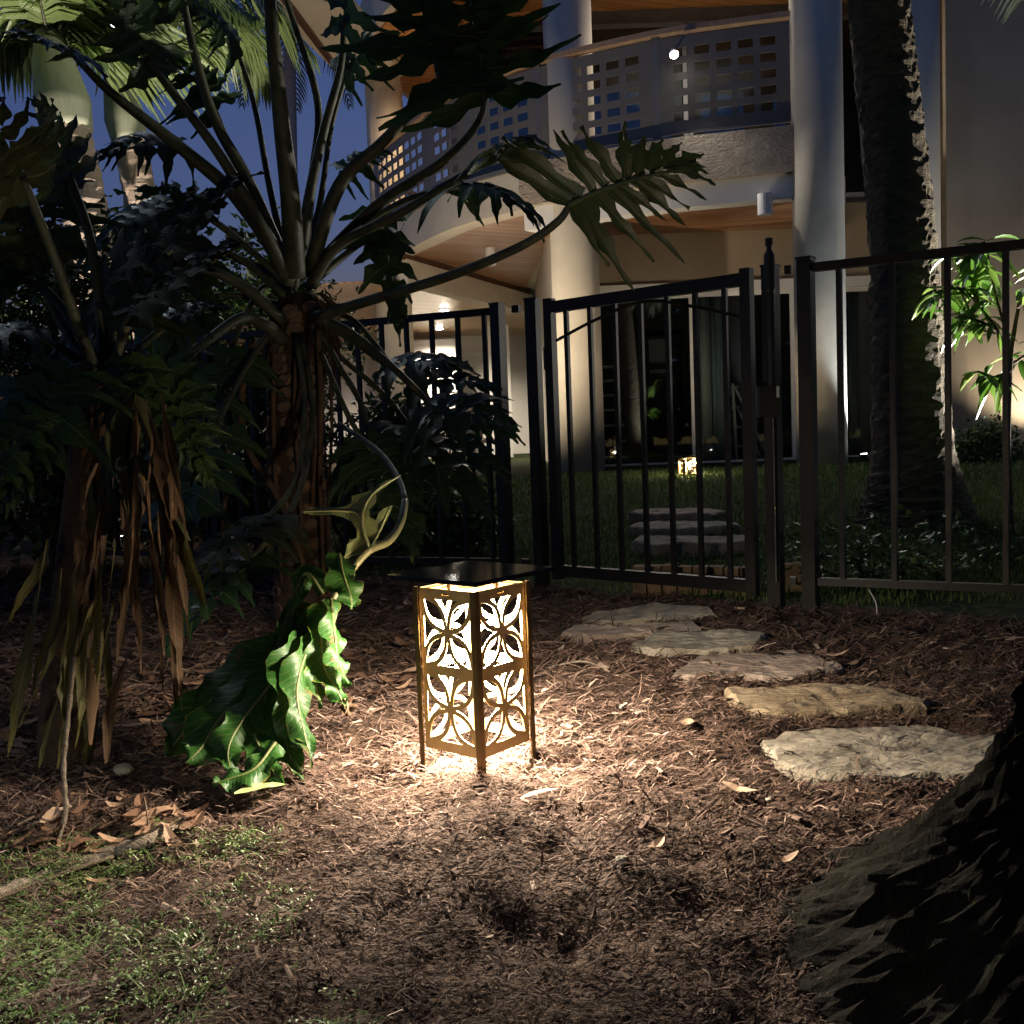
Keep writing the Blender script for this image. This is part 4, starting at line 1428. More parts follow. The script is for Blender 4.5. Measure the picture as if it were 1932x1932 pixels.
def philo_leaf(root, pts, tip, nrm, seed, r0=0.020, r1=0.010, mat='leaf', pmat='petiole', **kw):
    path = catmull(pts, 7)
    pet = MB().tube(path, [r0 * 1.25, r0, (r0 + r1) / 2, r1], 10).build('leaf_stalk', M[pmat], root, smooth=True)
    if tip is not None:
        b = blade_mesh(path[-1], tip, nrm, seed, **kw)
        b.build('leaf_blade', M[mat], pet, smooth=True)
    return pet

def dead_strip(path, w, seed, m, crump=0.5):
    rr = random.Random(seed)
    path = catmull(path, 5)
    n = len(path)
    vs_, uvs, fs = [], [], []
    a0 = rr.uniform(0, 3.14)
    for i, p in enumerate(path):
        q = i / (n - 1)
        ww = w * (0.25 + math.sin(math.pi * min(0.98, q * 0.95 + 0.03))) * rr.uniform(0.75, 1.2)
        a = a0 + q * rr.uniform(1.0, 1.4) * crump * 3
        s_ = V((math.cos(a), math.sin(a), 0.15 * math.sin(q * 9)))
        f = V((-math.sin(a), math.cos(a), 0)) * ww * 0.5
        vs_ += [p - s_ * ww + f, p, p + s_ * ww + f * rr.uniform(0, 1.4)]
        uvs += [(q * 3, 0.0), (q * 3, 0.5), (q * 3, 1.0)]
    for i in range(n - 1):
        k = i * 3
        fs += [(k, k + 1, k + 4, k + 3), (k + 1, k + 2, k + 5, k + 4)]
    m.add(vs_, fs, uvs)
    return m

UPZ = V((0, 0, 1))
D = 4.05
base1 = V((P(560, 1000, D).x, P(560, 1000, D).y, 0))
base1.z = gz(base1.x, base1.y)
ph1 = thing('philodendron', 'tall tree philodendron with scarred trunk and big lobed leaves beside the lantern', 'philodendron', base1)
hub = P(562, 560, D)
tpath = catmull([base1 + V((0, 0, -0.08)), base1 + V((0.02, 0, 0.25)), P(556, 850, D), P(560, 700, D), P(564, 600, D), hub], 6)
trunk1 = MB().tube(tpath, [0.125, 0.115, 0.105, 0.10, 0.095, 0.075], 18).build('trunk', M['philo_trunk'], ph1, smooth=True)
# leaf scars: one eye-shaped scale mesh, copied round the trunk
def scar_mesh():
    m = MB(); n = 10
    rim, mid = [], []
    for k in range(n):
        a = 2 * math.pi * k / n
        x, z = math.cos(a) * 0.036, math.sin(a) * 0.026
        rim.append((x, 0.002, z)); mid.append((x * 0.72, -0.009, z * 0.72 + 0.002))
    m.add(rim + mid + [(0, -0.004, 0.002)], [(k, (k + 1) % n, n + (k + 1) % n, n + k) for k in range(n)] + [(n + k, n + (k + 1) % n, 2 * n) for k in range(n)])
    me = bpy.data.meshes.new('leaf_scar')
    me.from_pydata(m.v, [], m.f); me.materials.append(M['leaf_scar'])
    return me
sm = scar_mesh()
kk = 0
for i in range(3, len(tpath) - 5):
    p = tpath[i]
    if (i % 1) == 0:
        nn = 6
        for k in range(nn):
            a = 2 * math.pi * (k + 0.5 * (i % 2)) / nn + 0.41 * i + rnd.uniform(-0.12, 0.12)
            d = V((math.cos(a), math.sin(a), 0))
            if d.y > 0.35: continue
            o = bpy.data.objects.new('leaf_scar', sm)
            col.objects.link(o)
            o.parent = trunk1
            rad = 0.103 if i > 12 else 0.112
            o.location = p + d * (rad - 0.003) - ORG[ph1.name] + V((0, 0, rnd.uniform(-0.008, 0.008)))
            o.rotation_euler = (rnd.uniform(-0.15, 0.15), rnd.uniform(-0.3, 0.3), math.atan2(d.y, d.x) + math.pi / 2)
            s_ = rnd.uniform(0.85, 1.15)
            o.scale = (s_, s_, s_)
# aerial roots
for (pts, r_) in (([(478, 640, 4.0), (455, 760, 3.95), (470, 850, 3.9), (520, 930, 3.85), (555, 1010, 3.8), (580, 1090, 3.8)], 0.014),
                  ([(520, 600, 4.0), (516, 760, 3.95), (520, 900, 3.93), (532, 1100, 3.9)], 0.010),
                  ([(600, 620, 3.95), (606, 760, 3.93), (604, 900, 3.93), (612, 1110, 3.9)], 0.011),
                  ([(560, 640, 3.92), (556, 780, 3.90), (566, 930, 3.90), (572, 1100, 3.9)], 0.008),
                  ([(440, 640, 4.05), (420, 740, 4.0), (432, 860, 4.0), (420, 1010, 4.0), (436, 1120, 4.0)], 0.010),
                  ([(620, 640, 4.0), (626, 800, 4.0), (618, 1000, 4.0), (630, 1180, 3.6)], 0.007),
                  ([(590, 640, 3.9), (580, 720, 3.88), (596, 800, 3.9), (590, 960, 3.9)], 0.006)):
    MB().tube(catmull([P(*q) for q in pts], 6), [r_, r_ * 0.9, r_ * 0.6], 8).build('aerial_root', M['aerial_root'], ph1, smooth=True)
# dead sheaths round the crown
for k in range(26):
    a = rnd.uniform(0, 6.28); d = V((math.cos(a), math.sin(a) * 0.7, 0))
    p = hub + d * 0.09 + V((0, 0, rnd.uniform(-0.22, 0.02)))
    m_ = MB(); dead_strip([p, p + d * 0.05 + V((0, 0, -0.06)), p + d * rnd.uniform(0.03, 0.07) + V((0, 0, -rnd.uniform(0.12, 0.30)))], rnd.uniform(0.008, 0.02), k, m_)
    m_.build('dead_sheath', M['leaf_dead'], ph1, smooth=True)

def pp(*a): return [P(*q) for q in a]
H0 = (562, 560, D)
# upright and left-leaning stalks whose blades are at the top of the picture
philo_leaf(ph1, pp((556, 520, 3.9), (548, 380, 3.75), (532, 240, 3.6), (512, 40, 3.45), (500, -120, 3.4)), P(430, -330, 3.1), UPZ, 21, r0=0.034, r1=0.016)
philo_leaf(ph1, pp((548, 520, 4.0), (470, 345, 3.9), (405, 225, 3.8), (362, 80, 3.7), (345, -10, 3.65)), P(250, -180, 3.5), V((0.3, -0.8, 0.5)), 22, r0=0.022)
philo_leaf(ph1, pp((540, 510, 3.95), (455, 380, 3.8), (330, 270, 3.65), (210, 175, 3.5), (140, 105, 3.4)), P(20, 40, 3.1), V((0.2, -0.6, 0.7)), 23, r0=0.026, droop=0.3)
philo_leaf(ph1, pp((545, 530, 3.9), (500, 440, 3.75), (420, 300, 3.6), (330, 180, 3.5), (275, 110, 3.45)), P(190, -90, 3.3), V((0.4, -0.7, 0.5)), 24, r0=0.022, droop=0.25)
philo_leaf(ph1, pp((566, 500, 4.0), (582, 380, 3.95), (610, 250, 3.9), (642, 130, 3.85), (650, 30, 3.8)), P(690, -140, 3.7), V((-0.3, -0.8, 0.4)), 25, r0=0.020)
philo_leaf(ph1, pp((572, 500, 4.05), (590, 330, 4.05), (600, 200, 4.0), (560, 60, 4.0), (520, -60, 3.9)), P(440, -190, 3.9), V((0.3, -0.7, 0.5)), 26, r0=0.016)
# right-hand leaves
philo_leaf(ph1, pp((585, 505, 3.95), (640, 351, 3.8), (720, 270, 3.7), (800, 185, 3.6), (830, 150, 3.55)), P(760, -150, 3.6), V((0.1, -1.0, 0.1)), 31, r0=0.024, width=1.0, droop=0.1, fold=0.1, lobe_w=0.65, nl=8)
philo_leaf(ph1, pp((580, 520, 4.0), (708, 390, 3.9), (840, 301, 3.75), (905, 225, 3.65), (912, 160, 3.6)), P(868, -165, 3.45), V((0.0, -1.0, -0.15)), 32, r0=0.020, width=1.05, droop=0.1, fold=0.12, nl=9, lobe_w=0.6)
philo_leaf(ph1, pp((585, 540, 3.95), (640, 462, 3.9), (750, 405, 3.8), (884, 325, 3.7), (940, 300, 3.65)), P(1010, 200, 3.35), V((0.1, -0.5, 0.85)), 33, r0=0.018, width=1.0, droop=0.7, ldroop=0.4)
philo_leaf(ph1, pp((590, 600, 3.95), (700, 566, 3.8), (850, 520, 3.6), (980, 466, 3.45), (1050, 420, 3.35), (1076, 385, 3.3)), P(1330, 255, 2.95), V((0.05, 0.75, 0.6)), 34, r0=0.018, r1=0.011, width=1.0, droop=0.35, ldroop=0.2, fold=0.5, nl=10, lobe_w=0.62)
philo_leaf(ph1, pp((580, 540, 4.1), (650, 450, 4.15), (760, 380, 4.1), (860, 352, 4.0)), P(1020, 330, 3.7), V((0.1, -0.3, 0.95)), 35, r0=0.015, width=0.9, droop=0.8, ldroop=0.5)
philo_leaf(ph1, pp((580, 540, 4.1), (640, 490, 4.2), (690, 450, 4.2), (720, 430, 4.2)), P(755, 600, 4.15), V((0.2, -0.9, 0.35)), 36, r0=0.016, width=0.7, droop=0.5, ldroop=0.3)
philo_leaf(ph1, pp((600, 600, 4.0), (655, 625, 4.0), (715, 670, 3.95), (792, 742, 3.9), (815, 770, 3.85)), P(985, 775, 3.6), V((0.05, -0.65, 0.75)), 37, r0=0.017, width=0.95, droop=0.5, ldroop=0.25, nl=9)
philo_leaf(ph1, pp((600, 620, 4.0), (640, 690, 4.0), (680, 760, 3.95), (700, 830, 3.9)), P(930, 880, 3.7), V((-0.1, -0.6, 0.8)), 38, r0=0.012, width=0.85, droop=0.6, ldroop=0.3)
philo_leaf(ph1, pp((590, 630, 4.0), (620, 700, 3.9), (660, 790, 3.85), (700, 850, 3.8)), P(790, 1010, 3.6), V((0.2, -0.8, 0.5)), 39, r0=0.011, width=0.9, droop=0.3)
philo_leaf(ph1, pp((600, 590, 4.2), (660, 600, 4.25), (700, 640, 4.25), (740, 690, 4.2)), P(900, 650, 4.1), V((0, -0.5, 0.9)), 40, r0=0.012, width=0.9, droop=0.6)
philo_leaf(ph1, pp((590, 620, 4.1), (650, 680, 4.1), (720, 740, 4.1), (770, 800, 4.05)), P(960, 860, 3.9), V((0, -0.6, 0.8)), 139, r0=0.011, width=1.0, droop=0.4, nl=9, lobe_w=0.75)
philo_leaf(ph1, pp((590, 600, 4.2), (660, 640, 4.25), (730, 690, 4.2), (790, 720, 4.15)), P(950, 700, 4.0), V((0, -0.5, 0.85)), 140, r0=0.011, width=0.9, droop=0.5, nl=9, lobe_w=0.75)
philo_leaf(ph1, pp((540, 580, 4.1), (470, 560, 4.1), (400, 560, 4.05), (350, 600, 4.0)), P(240, 740, 3.9), V((0, -0.6, 0.8)), 141, r0=0.012, width=0.9, droop=0.5)
philo_leaf(ph1, pp((540, 540, 4.1), (450, 450, 4.1), (380, 400, 4.05)), P(250, 330, 4.0), V((0.1, -0.8, 0.5)), 142, r0=0.012, width=0.9, droop=0.4)
# more of the drooping crown on the left
for k_, (mid_, end_, tip_, nrm_) in enumerate((
        (((480, 430, 4.0), (400, 330, 3.9)), (330, 270, 3.8), (170, 260, 3.6), V((0.1, -0.75, 0.65))),
        (((470, 470, 4.0), (390, 410, 3.9)), (310, 380, 3.8), (150, 450, 3.6), V((0.0, -0.6, 0.8))),
        (((490, 400, 4.1), (440, 290, 4.1)), (400, 190, 4.0), (300, 60, 3.9), V((0.3, -0.85, 0.4))),
        (((510, 360, 4.0), (480, 200, 4.0)), (440, 70, 3.9), (330, -20, 3.7), V((0.2, -0.8, 0.55))),
        (((480, 500, 4.1), (420, 480, 4.1)), (360, 510, 4.05), (250, 650, 3.9), V((0.0, -0.75, 0.65))),
        (((500, 540, 4.1), (460, 600, 4.0)), (430, 680, 3.9), (380, 870, 3.8), V((-0.1, -0.9, 0.35))),
        (((600, 470, 4.2), (630, 380, 4.2)), (650, 320, 4.2), (740, 260, 4.2), V((0.0, -0.8, 0.6))),
        (((600, 400, 4.1), (625, 240, 4.1)), (660, 120, 4.0), (760, 30, 3.9), V((-0.1, -0.9, 0.4))))):
    philo_leaf(ph1, pp((552, 545, 4.05), *mid_, end_), P(*tip_), nrm_, 180 + k_, r0=0.013, r1=0.008, width=0.95, droop=0.55, ldroop=0.35, nl=8, lobe_w=0.8)
# pale arching stalks to the left
philo_leaf(ph1, pp((530, 605, 3.9), (485, 560, 3.8), (430, 524, 3.7), (365, 505, 3.65), (300, 520, 3.6), (250, 560, 3.55)), P(80, 700, 3.3), V((0, -0.4, 0.9)), 41, r0=0.020, r1=0.012, droop=0.8, pmat='petiole')
philo_leaf(ph1, pp((535, 640, 3.85), (500, 612, 3.75), (455, 600, 3.65), (395, 640, 3.5), (330, 690, 3.35), (265, 745, 3.2)), None, None, 42, r0=0.020, r1=0.014)
philo_leaf(ph1, pp((540, 560, 4.0), (470, 500, 4.0), (400, 470, 3.95), (340, 490, 3.9)), P(180, 600, 3.7), V((-0.1, -0.4, 0.9)), 43, r0=0.014, droop=0.7)
philo_leaf(ph1, pp((540, 600, 4.0), (500, 640, 3.9), (440, 740, 3.8), (400, 830, 3.7)), P(300, 1060, 3.5), V((-0.2, -0.8, 0.5)), 44, r0=0.012, droop=0.3)
philo_leaf(ph1, pp((560, 640, 3.9), (575, 760, 3.8), (560, 900, 3.6), (500, 985, 3.4)), P(330, 1075, 3.1), V((-0.1, -0.3, 0.95)), 45, r0=0.010, droop=0.4, mat='leaf_olive')
philo_leaf(ph1, pp((570, 640, 3.9), (590, 780, 3.8), (560, 940, 3.5), (470, 1060, 3.3)), P(310, 1190, 3.0), V((-0.1, -0.3, 0.95)), 46, r0=0.010, droop=0.4, width=0.8)

# the drooping leaf that catches the lantern light
dl = thing('drooping_leaf', 'large drooping lobed leaf lit green by the lantern, hanging to the mulch', 'leaf', G(500, 1480))
upper = catmull(pp((640, 800, 3.35), (712, 850, 2.98), (752, 905, 2.72), (764, 945, 2.58)), 7)
MB().tube(upper, [0.008, 0.0085], 10).build('upper_stalk', M['petiole'], dl, smooth=True)
stalk = catmull(pp((764, 945, 2.58), (756, 985, 2.50), (734, 1020, 2.44), (699, 1036, 2.405), (672, 1064, 2.40), (640, 1110, 2.38), (610, 1165, 2.36)), 7)
stk = MB().tube(stalk, [0.0095, 0.010, 0.0105, 0.009, 0.006], 10).build('stalk', M['petiole_pale'], dl, smooth=True)
def lobe_strip(path, w, label_mat, seed, toward=V((0.5, -0.8, 0.2)), name='lobe', jag=0.35, ruff=0.016, ribs=True, prof=None):
    rr = random.Random(seed)
    pth = catmull(path, 6); n = len(pth)
    m = MB(); vs_, uvs, fs = [], [], []
    ph = rr.uniform(0, 6)
    cols = (-1, -0.6, -0.25, 0, 0.25, 0.6, 1)
    nc = len(cols)
    tw = rr.uniform(-0.35, 0.35)
    for i, p in enumerate(pth):
        q = i / (n - 1)
        t = (pth[min(i + 1, n - 1)] - pth[max(i - 1, 0)]).normalized()
        nn = (toward - t * toward.dot(t)).normalized()
        s_ = t.cross(nn)
        a = tw * q * 2
        s2 = s_ * math.cos(a) + nn * math.sin(a); n2 = nn * math.cos(a) - s_ * math.sin(a)
        ww = w * (prof(q) if prof else (0.35 + 0.75 * math.sin(math.pi * min(1, 0.15 + q * 0.85)) ** 0.8) * (1 - q ** 6))
        for c in cols:
            j = 1 + (jag * (math.sin(q * 17 + ph + c) * 0.6 + 0.4 * math.sin(q * 41 + ph * 2 - c)) if abs(c) > 0.9 else 0)
            z = -0.30 * ww * abs(c) ** 1.3 + ruff * math.sin(q * 19 + ph + c * 2.5) * abs(c) ** 1.5
            vs_.append(p + s2 * (ww * c * j) + n2 * z)
            uvs.append((q * 2.4, 0.5 + 0.5 * c))
    for i in range(n - 1):
        for j in range(nc - 1):
            fs.append((i * nc + j, i * nc + j + 1, (i + 1) * nc + j + 1, (i + 1) * nc + j))
    m.add(vs_, fs, uvs)
    if ribs:
        m.tube([p - toward.normalized() * 0.001 for p in pth[:-2]], [0.0045, 0.001], 5, cap=False, uv=True)
    return m.build(name, M[label_mat], dl, smooth=True)
V1 = V((0.35, -0.9, 0.25))
# the blade round the fork shows its pale underside: outline, ribs, slight cupping
OUT = [(568, 962), (595, 957), (618, 958), (651, 956), (664, 949), (663, 936), (681, 932), (704, 922), (727, 908), (757, 896), (731, 915),
       (710, 931), (709, 947), (696, 961), (698, 977), (709, 982), (714, 969), (730, 957), (741, 953), (735, 970), (716, 1008), (706, 1033), (694, 1047),
       (668, 1073), (651, 1086), (643, 1066), (638, 1056), (658, 1043), (654, 1030), (661, 1017), (673, 1015), (672, 997), (664, 984), (645, 975), (618, 970), (592, 972), (573, 969)]
def pale_depth(u, v):
    return 2.40 + 0.00045 * max(0, 1035 - v) + 0.00035 * abs(u - 690) * 0.5 + 0.006 * math.sin(u * 0.09) * math.cos(v * 0.07)
bmw = bmesh.new()
ring = []
for i, (u, v) in enumerate(OUT):
    u2, v2 = OUT[(i + 1) % len(OUT)]
    n_ = 3
    for k in range(n_):
        t = k / n_
        uu = u + (u2 - u) * t + (2.2 * noise.noise((u * 0.3 + k, v * 0.3, 1.0)) if k else 0); vv = v + (v2 - v) * t + (2.2 * noise.noise((u * 0.3, v * 0.3 + k, 5.0)) if k else 0)
        ring.append(bmw.verts.new(P(uu, vv, pale_depth(uu, vv)) - ORG[dl.name]))
f_ = bmw.faces.new(ring)
bmesh.ops.triangulate(bmw, faces=[f_])
mew = bpy.data.meshes.new('pale_blade')
bmw.to_mesh(mew); bmw.free()
mew.materials.append(M['leaf_pale'])
pw = bpy.data.objects.new('pale_blade', mew)
col.objects.link(pw); pw.parent = dl; ORG[pw.name] = ORG[dl.name]
so = pw.modifiers.new('thickness', 'SOLIDIFY'); so.thickness = 0.0016; so.offset = 0
for pts, r_ in ((((698, 1036), (684, 990), (689, 954), (712, 924), (754, 898)), 0.0042), (((684, 985), (672, 968), (648, 964), (610, 964), (572, 965)), 0.0032),
                (((699, 1035), (717, 1000), (735, 958)), 0.0036), (((690, 1045), (672, 1046), (645, 1055)), 0.003), (((699, 1035), (676, 1062), (651, 1086)), 0.0055)):
    MB().tube(catmull([P(u, v, pale_depth(u, v) - 0.002) for u, v in pts], 6), [r_, r_ * 0.8, r_ * 0.35], 7).build('rib', M['leaf_rib'], pw, smooth=True)
# dark front lobes
lobe_strip(pp((640, 1045, 2.37), (648, 1085, 2.33), (662, 1125, 2.31), (664, 1150, 2.31)), 0.034, 'leaf_lit', 66, V((0.5, -0.8, 0.2)), jag=0.2)
for k, (path, w, tg) in enumerate((
        (((622, 1140, 2.36), (606, 1190, 2.32), (612, 1260, 2.28), (636, 1300, 2.26), (650, 1335, 2.25)), 0.040, V((0.75, -0.6, 0.15))),
        (((612, 1165, 2.36), (590, 1230, 2.30), (596, 1290, 2.26), (608, 1335, 2.24)), 0.034, V((0.6, -0.75, 0.15))),
        (((606, 1170, 2.36), (560, 1230, 2.28), (545, 1290, 2.22), (552, 1370, 2.17), (580, 1410, 2.14)), 0.046, V((0.55, -0.8, 0.15))),
        (((606, 1175, 2.37), (545, 1260, 2.30), (530, 1340, 2.22), (545, 1420, 2.14), (576, 1478, 2.08)), 0.048, V((0.4, -0.85, 0.2))),
        (((600, 1180, 2.38), (520, 1270, 2.30), (480, 1360, 2.20), (500, 1430, 2.12), (540, 1488, 2.07)), 0.055, V((0.2, -0.85, 0.4))),
        (((598, 1180, 2.39), (500, 1270, 2.32), (420, 1350, 2.22), (380, 1410, 2.14), (350, 1440, 2.11)), 0.075, V((0.1, -0.75, 0.6))),
        (((598, 1185, 2.40), (480, 1250, 2.38), (400, 1320, 2.32), (340, 1390, 2.25), (316, 1420, 2.20)), 0.072, V((-0.1, -0.7, 0.7))),
        (((596, 1178, 2.39), (560, 1150, 2.38), (530, 1195, 2.35), (505, 1245, 2.32)), 0.026, V((-0.3, -0.9, 0.2))),
        (((610, 1120, 2.38), (580, 1080, 2.38), (560, 1110, 2.37), (530, 1200, 2.34), (510, 1265, 2.30)), 0.028, V((-0.2, -0.9, 0.2))),
        (((608, 1172, 2.35), (575, 1240, 2.27), (560, 1310, 2.20), (575, 1385, 2.15), (590, 1445, 2.10)), 0.036, V((0.7, -0.65, 0.15))),
        (((600, 1180, 2.37), (520, 1280, 2.27), (450, 1370, 2.17), (430, 1420, 2.12), (440, 1465, 2.08)), 0.050, V((0.1, -0.8, 0.5))),
        (((625, 1130, 2.35), (632, 1200, 2.30), (640, 1250, 2.27), (660, 1295, 2.25)), 0.030, V((0.8, -0.5, 0.2))),
        (((520, 1400, 2.13), (480, 1450, 2.08), (430, 1470, 2.06), (400, 1478, 2.05)), 0.035, V((0.1, -0.4, 0.9))))):
    lobe_strip(pp(*path), w * 0.82, 'leaf_lit', 70 + k, tg, jag=0.34)
lobe_strip(pp((650, 1318, 2.255), (656, 1335, 2.25), (648, 1352, 2.245)), 0.016, 'leaf_dead', 90, V((0.6, -0.8, 0.1)), name='withered_tip')
m_ = MB(); litter_leaf(m_, G(492, 1512) + V((0, 0, 0.02)), 0.10, 0.022, 0.5, random.Random(1), 0.9)
tag(m_.build('fallen_leaf', M['weed'], loc=G(492, 1512)), 'small pale green leaf on the soil below the drooping leaf', 'leaf')

# the second philodendron, dark and near on the left, with a skirt of dead leaves
D2 = 2.55
b2 = G(120, 1440)
ph2 = thing('philodendron', 'dark philodendron at the left edge with a skirt of hanging dead leaves', 'philodendron', b2)
t2 = catmull([b2 + V((0, 0, -0.05)), P(122, 1340, 2.42), P(140, 1150, 2.5), P(170, 900, 2.5), P(190, 720, D2)], 6)
MB().tube(t2, [0.06, 0.055, 0.055, 0.055], 14).build('trunk', M['philo_trunk'], ph2, smooth=True)
def l2(pts, tip, n, seed, **k): return philo_leaf(ph2, pp(*pts), P(*tip) if tip else None, n, seed, **k)
l2(((190, 720, D2), (150, 620, 2.5), (100, 480, 2.4), (40, 330, 2.3)), (-60, 120, 2.1), V((0.3, -0.8, 0.5)), 51, r0=0.014, mat='leaf_olive')
l2(((195, 720, D2), (190, 600, 2.55), (170, 450, 2.5), (130, 330, 2.5)), (60, 150, 2.35), V((0.5, -0.7, 0.5)), 52, r0=0.013)
l2(((200, 720, D2), (205, 640, 2.6), (215, 590, 2.6)), (380, 330, 2.55), V((-0.3, -0.8, 0.5)), 53, r0=0.012, mat='leaf_olive', width=0.9, droop=0.15)
l2(((205, 720, D2), (215, 650, 2.55), (235, 560, 2.5)), (480, 300, 2.5), V((-0.2, -0.75, 0.65)), 54, r0=0.012, mat='leaf_olive', width=0.6, droop=0.1)
l2(((205, 720, D2), (230, 640, 2.5), (255, 580, 2.45)), (470, 440, 2.4), V((-0.2, -0.6, 0.75)), 55, r0=0.012, mat='leaf_olive', width=0.6, droop=0.1)
l2(((190, 720, D2), (120, 660, 2.5), (40, 620, 2.4)), (-160, 640, 2.2), V((0, -0.5, 0.85)), 56, r0=0.012)
l2(((190, 720, D2), (160, 690, 2.45), (110, 720, 2.35)), (10, 930, 2.25), V((0, -0.9, 0.3)), 57, r0=0.011)
l2(((200, 720, D2), (225, 680, 2.5), (250, 700, 2.45)), (230, 900, 2.4), V((0.1, -0.95, 0.2)), 58, r0=0.011, mat='leaf', width=0.6)
l2(((195, 700, D2), (100, 560, 2.6), (30, 520, 2.6)), (-90, 420, 2.5), V((0.3, -0.7, 0.6)), 59, r0=0.012)
l2(((200, 730, D2), (250, 700, 2.6), (310, 690, 2.65)), (420, 800, 2.7), V((0, -0.7, 0.7)), 60, r0=0.010)
l2(((200, 720, D2), (240, 620, 2.6), (280, 520, 2.65)), (330, 380, 2.7), V((-0.2, -0.9, 0.4)), 151, r0=0.011, mat='leaf_olive', width=0.8, droop=0.2)
l2(((205, 720, D2), (260, 660, 2.6), (330, 600, 2.7)), (440, 560, 2.75), V((0, -0.7, 0.7)), 152, r0=0.010, width=0.9, droop=0.5)
l2(((200, 730, D2), (260, 720, 2.5), (320, 740, 2.5)), (400, 900, 2.5), V((0.1, -0.9, 0.4)), 153, r0=0.010, width=0.8)
l2(((190, 720, D2), (130, 560, 2.7), (100, 430, 2.8)), (110, 240, 2.9), V((0.2, -0.9, 0.3)), 154, r0=0.012, width=0.9)
l2(((190, 720, D2), (110, 600, 2.6), (60, 480, 2.6)), (-20, 330, 2.5), V((0.2, -0.9, 0.3)), 155, r0=0.012, width=0.9, mat='leaf_olive')
l2(((190, 730, D2), (120, 740, 2.4), (50, 780, 2.3)), (-30, 960, 2.2), V((0.1, -0.9, 0.4)), 156, r0=0.010, width=0.8)
# skirt
rs = random.Random(77)
for k in range(46):
    u0 = rs.uniform(150, 330) if k % 3 else rs.uniform(90, 220)
    v0 = rs.uniform(720, 980) if k % 3 else rs.uniform(1000, 1200)
    ln = rs.uniform(180, 430)
    d0 = 2.45 - (v0 - 720) / 900 * 0.3 + rs.uniform(-0.12, 0.08)
    drift = (u0 - 200) * 0.35 + rs.uniform(-25, 35) - (v0 - 700) * 0.12
    v1 = min(v0 + ln, 1450)
    path = pp((u0, v0, d0), (u0 + drift * 0.3 + rs.uniform(-12, 12), v0 + (v1 - v0) * 0.35, d0 - 0.03), (u0 + drift * 0.7, v0 + (v1 - v0) * 0.7, d0 - 0.05), (u0 + drift, v1, d0 - 0.06))
    m_ = MB(); dead_strip(path, rs.uniform(0.004, 0.013), k, m_, 0.9)
    m_.build('hanging_dead_leaf', M['leaf_dead' if k % 3 else 'leaf_yellow'], ph2, smooth=True)
for (a, b, c, w, mt) in (((250, 740, 2.4), (236, 850, 2.38), (262, 990, 2.36), 0.045, 'leaf_olive'),
                         ((262, 745, 2.4), (300, 860, 2.36), (330, 990, 2.33), 0.022, 'leaf_yellow'),
                         ((300, 900, 2.36), (345, 1010, 2.33), (386, 1140, 2.30), 0.022, 'leaf_yellow'),
                         ((260, 860, 2.36), (330, 960, 2.33), (360, 1020, 2.32), 0.02, 'leaf_olive'),
                         ((225, 760, 2.4), (200, 900, 2.4), (190, 1010, 2.4), 0.04, 'leaf_olive'),
                         ((240, 1240, 2.2), (208, 1340, 2.15), (200, 1440, 2.1), 0.009, 'leaf_dead'),
                         ((165, 1240, 2.15), (175, 1320, 2.12), (172, 1405, 2.1), 0.009, 'leaf_dead')):
    m_ = MB(); dead_strip([P(*a), P(*b), P(*c)], w, int(a[0]), m_, 0.3)
    m_.build('hanging_dead_leaf', M[mt], ph2, smooth=True)

# knotted hanging root at the left
tw = catmull(pp((140, 1240, 2.1), (128, 1360, 2.02), (120, 1450, 1.97), (124, 1530, 1.92), (108, 1590, 1.9), (104, 1640, 1.88)), 8)
m_ = MB().tube(tw, [0.0035 + 0.002 * abs(math.sin(i * 0.9)) for i in range(len(tw))], 8)
tag(m_.build('hanging_root', M['root_bark'], loc=G(104, 1640), smooth=True), 'knotted thin grey root hanging to the soil below the dead leaves', 'root')
# surface root and sticks
def stick(pts, r, label, mat='root_bark', cat='stick', name='stick'):
    path = catmull([G(u, v) + V((0, 0, h)) for u, v, h in pts], 7)
    m = MB().tube(path, [r * (0.8 + 0.35 * math.sin(i * 1.3) ** 2) for i in range(len(path))], 9)
    tag(m.build(name, M[mat], loc=path[0], smooth=True), label, cat)
stick([(-140, 1750, 0.0), (60, 1680, 0.006), (180, 1640, 0.008), (280, 1600, 0.006), (345, 1568, 0.0)], 0.016, 'grey brown surface root crossing the soil at lower left', cat='root', name='surface_root')
stick([(-60, 1730, 0.01), (40, 1700, 0.014), (130, 1668, 0.016), (215, 1640, 0.02)], 0.004, 'thin dark stick lying along the surface root', 'twig')
stick([(0, 1405, 0.02), (60, 1385, 0.03), (130, 1362, 0.03)], 0.006, 'pale straight stick on the leaf litter at the left edge')
stick([(1030, 1270, 0.01), (1100, 1264, 0.02), (1150, 1274, 0.01)], 0.003, 'thin pale bent twig on the mulch right of the lantern', 'root_bark', 'twig', 'twig')
stick([(268, 1530, 0.0), (276, 1560, 0.05), (284, 1590, 0.0)], 0.0016, 'thin upright twig standing in the weeds at left', 'twig', 'twig', 'twig')
p0 = G(1655, 1165)
m_ = MB().tube(catmull([p0, p0 + V((-0.005, 0, 0.05)), p0 + V((-0.03, 0, 0.10))], 6), 0.0022, 6)
tag(m_.build('twig', M['white_plastic'], loc=p0), 'thin white wire like twig sticking out of the mulch at right', 'twig')
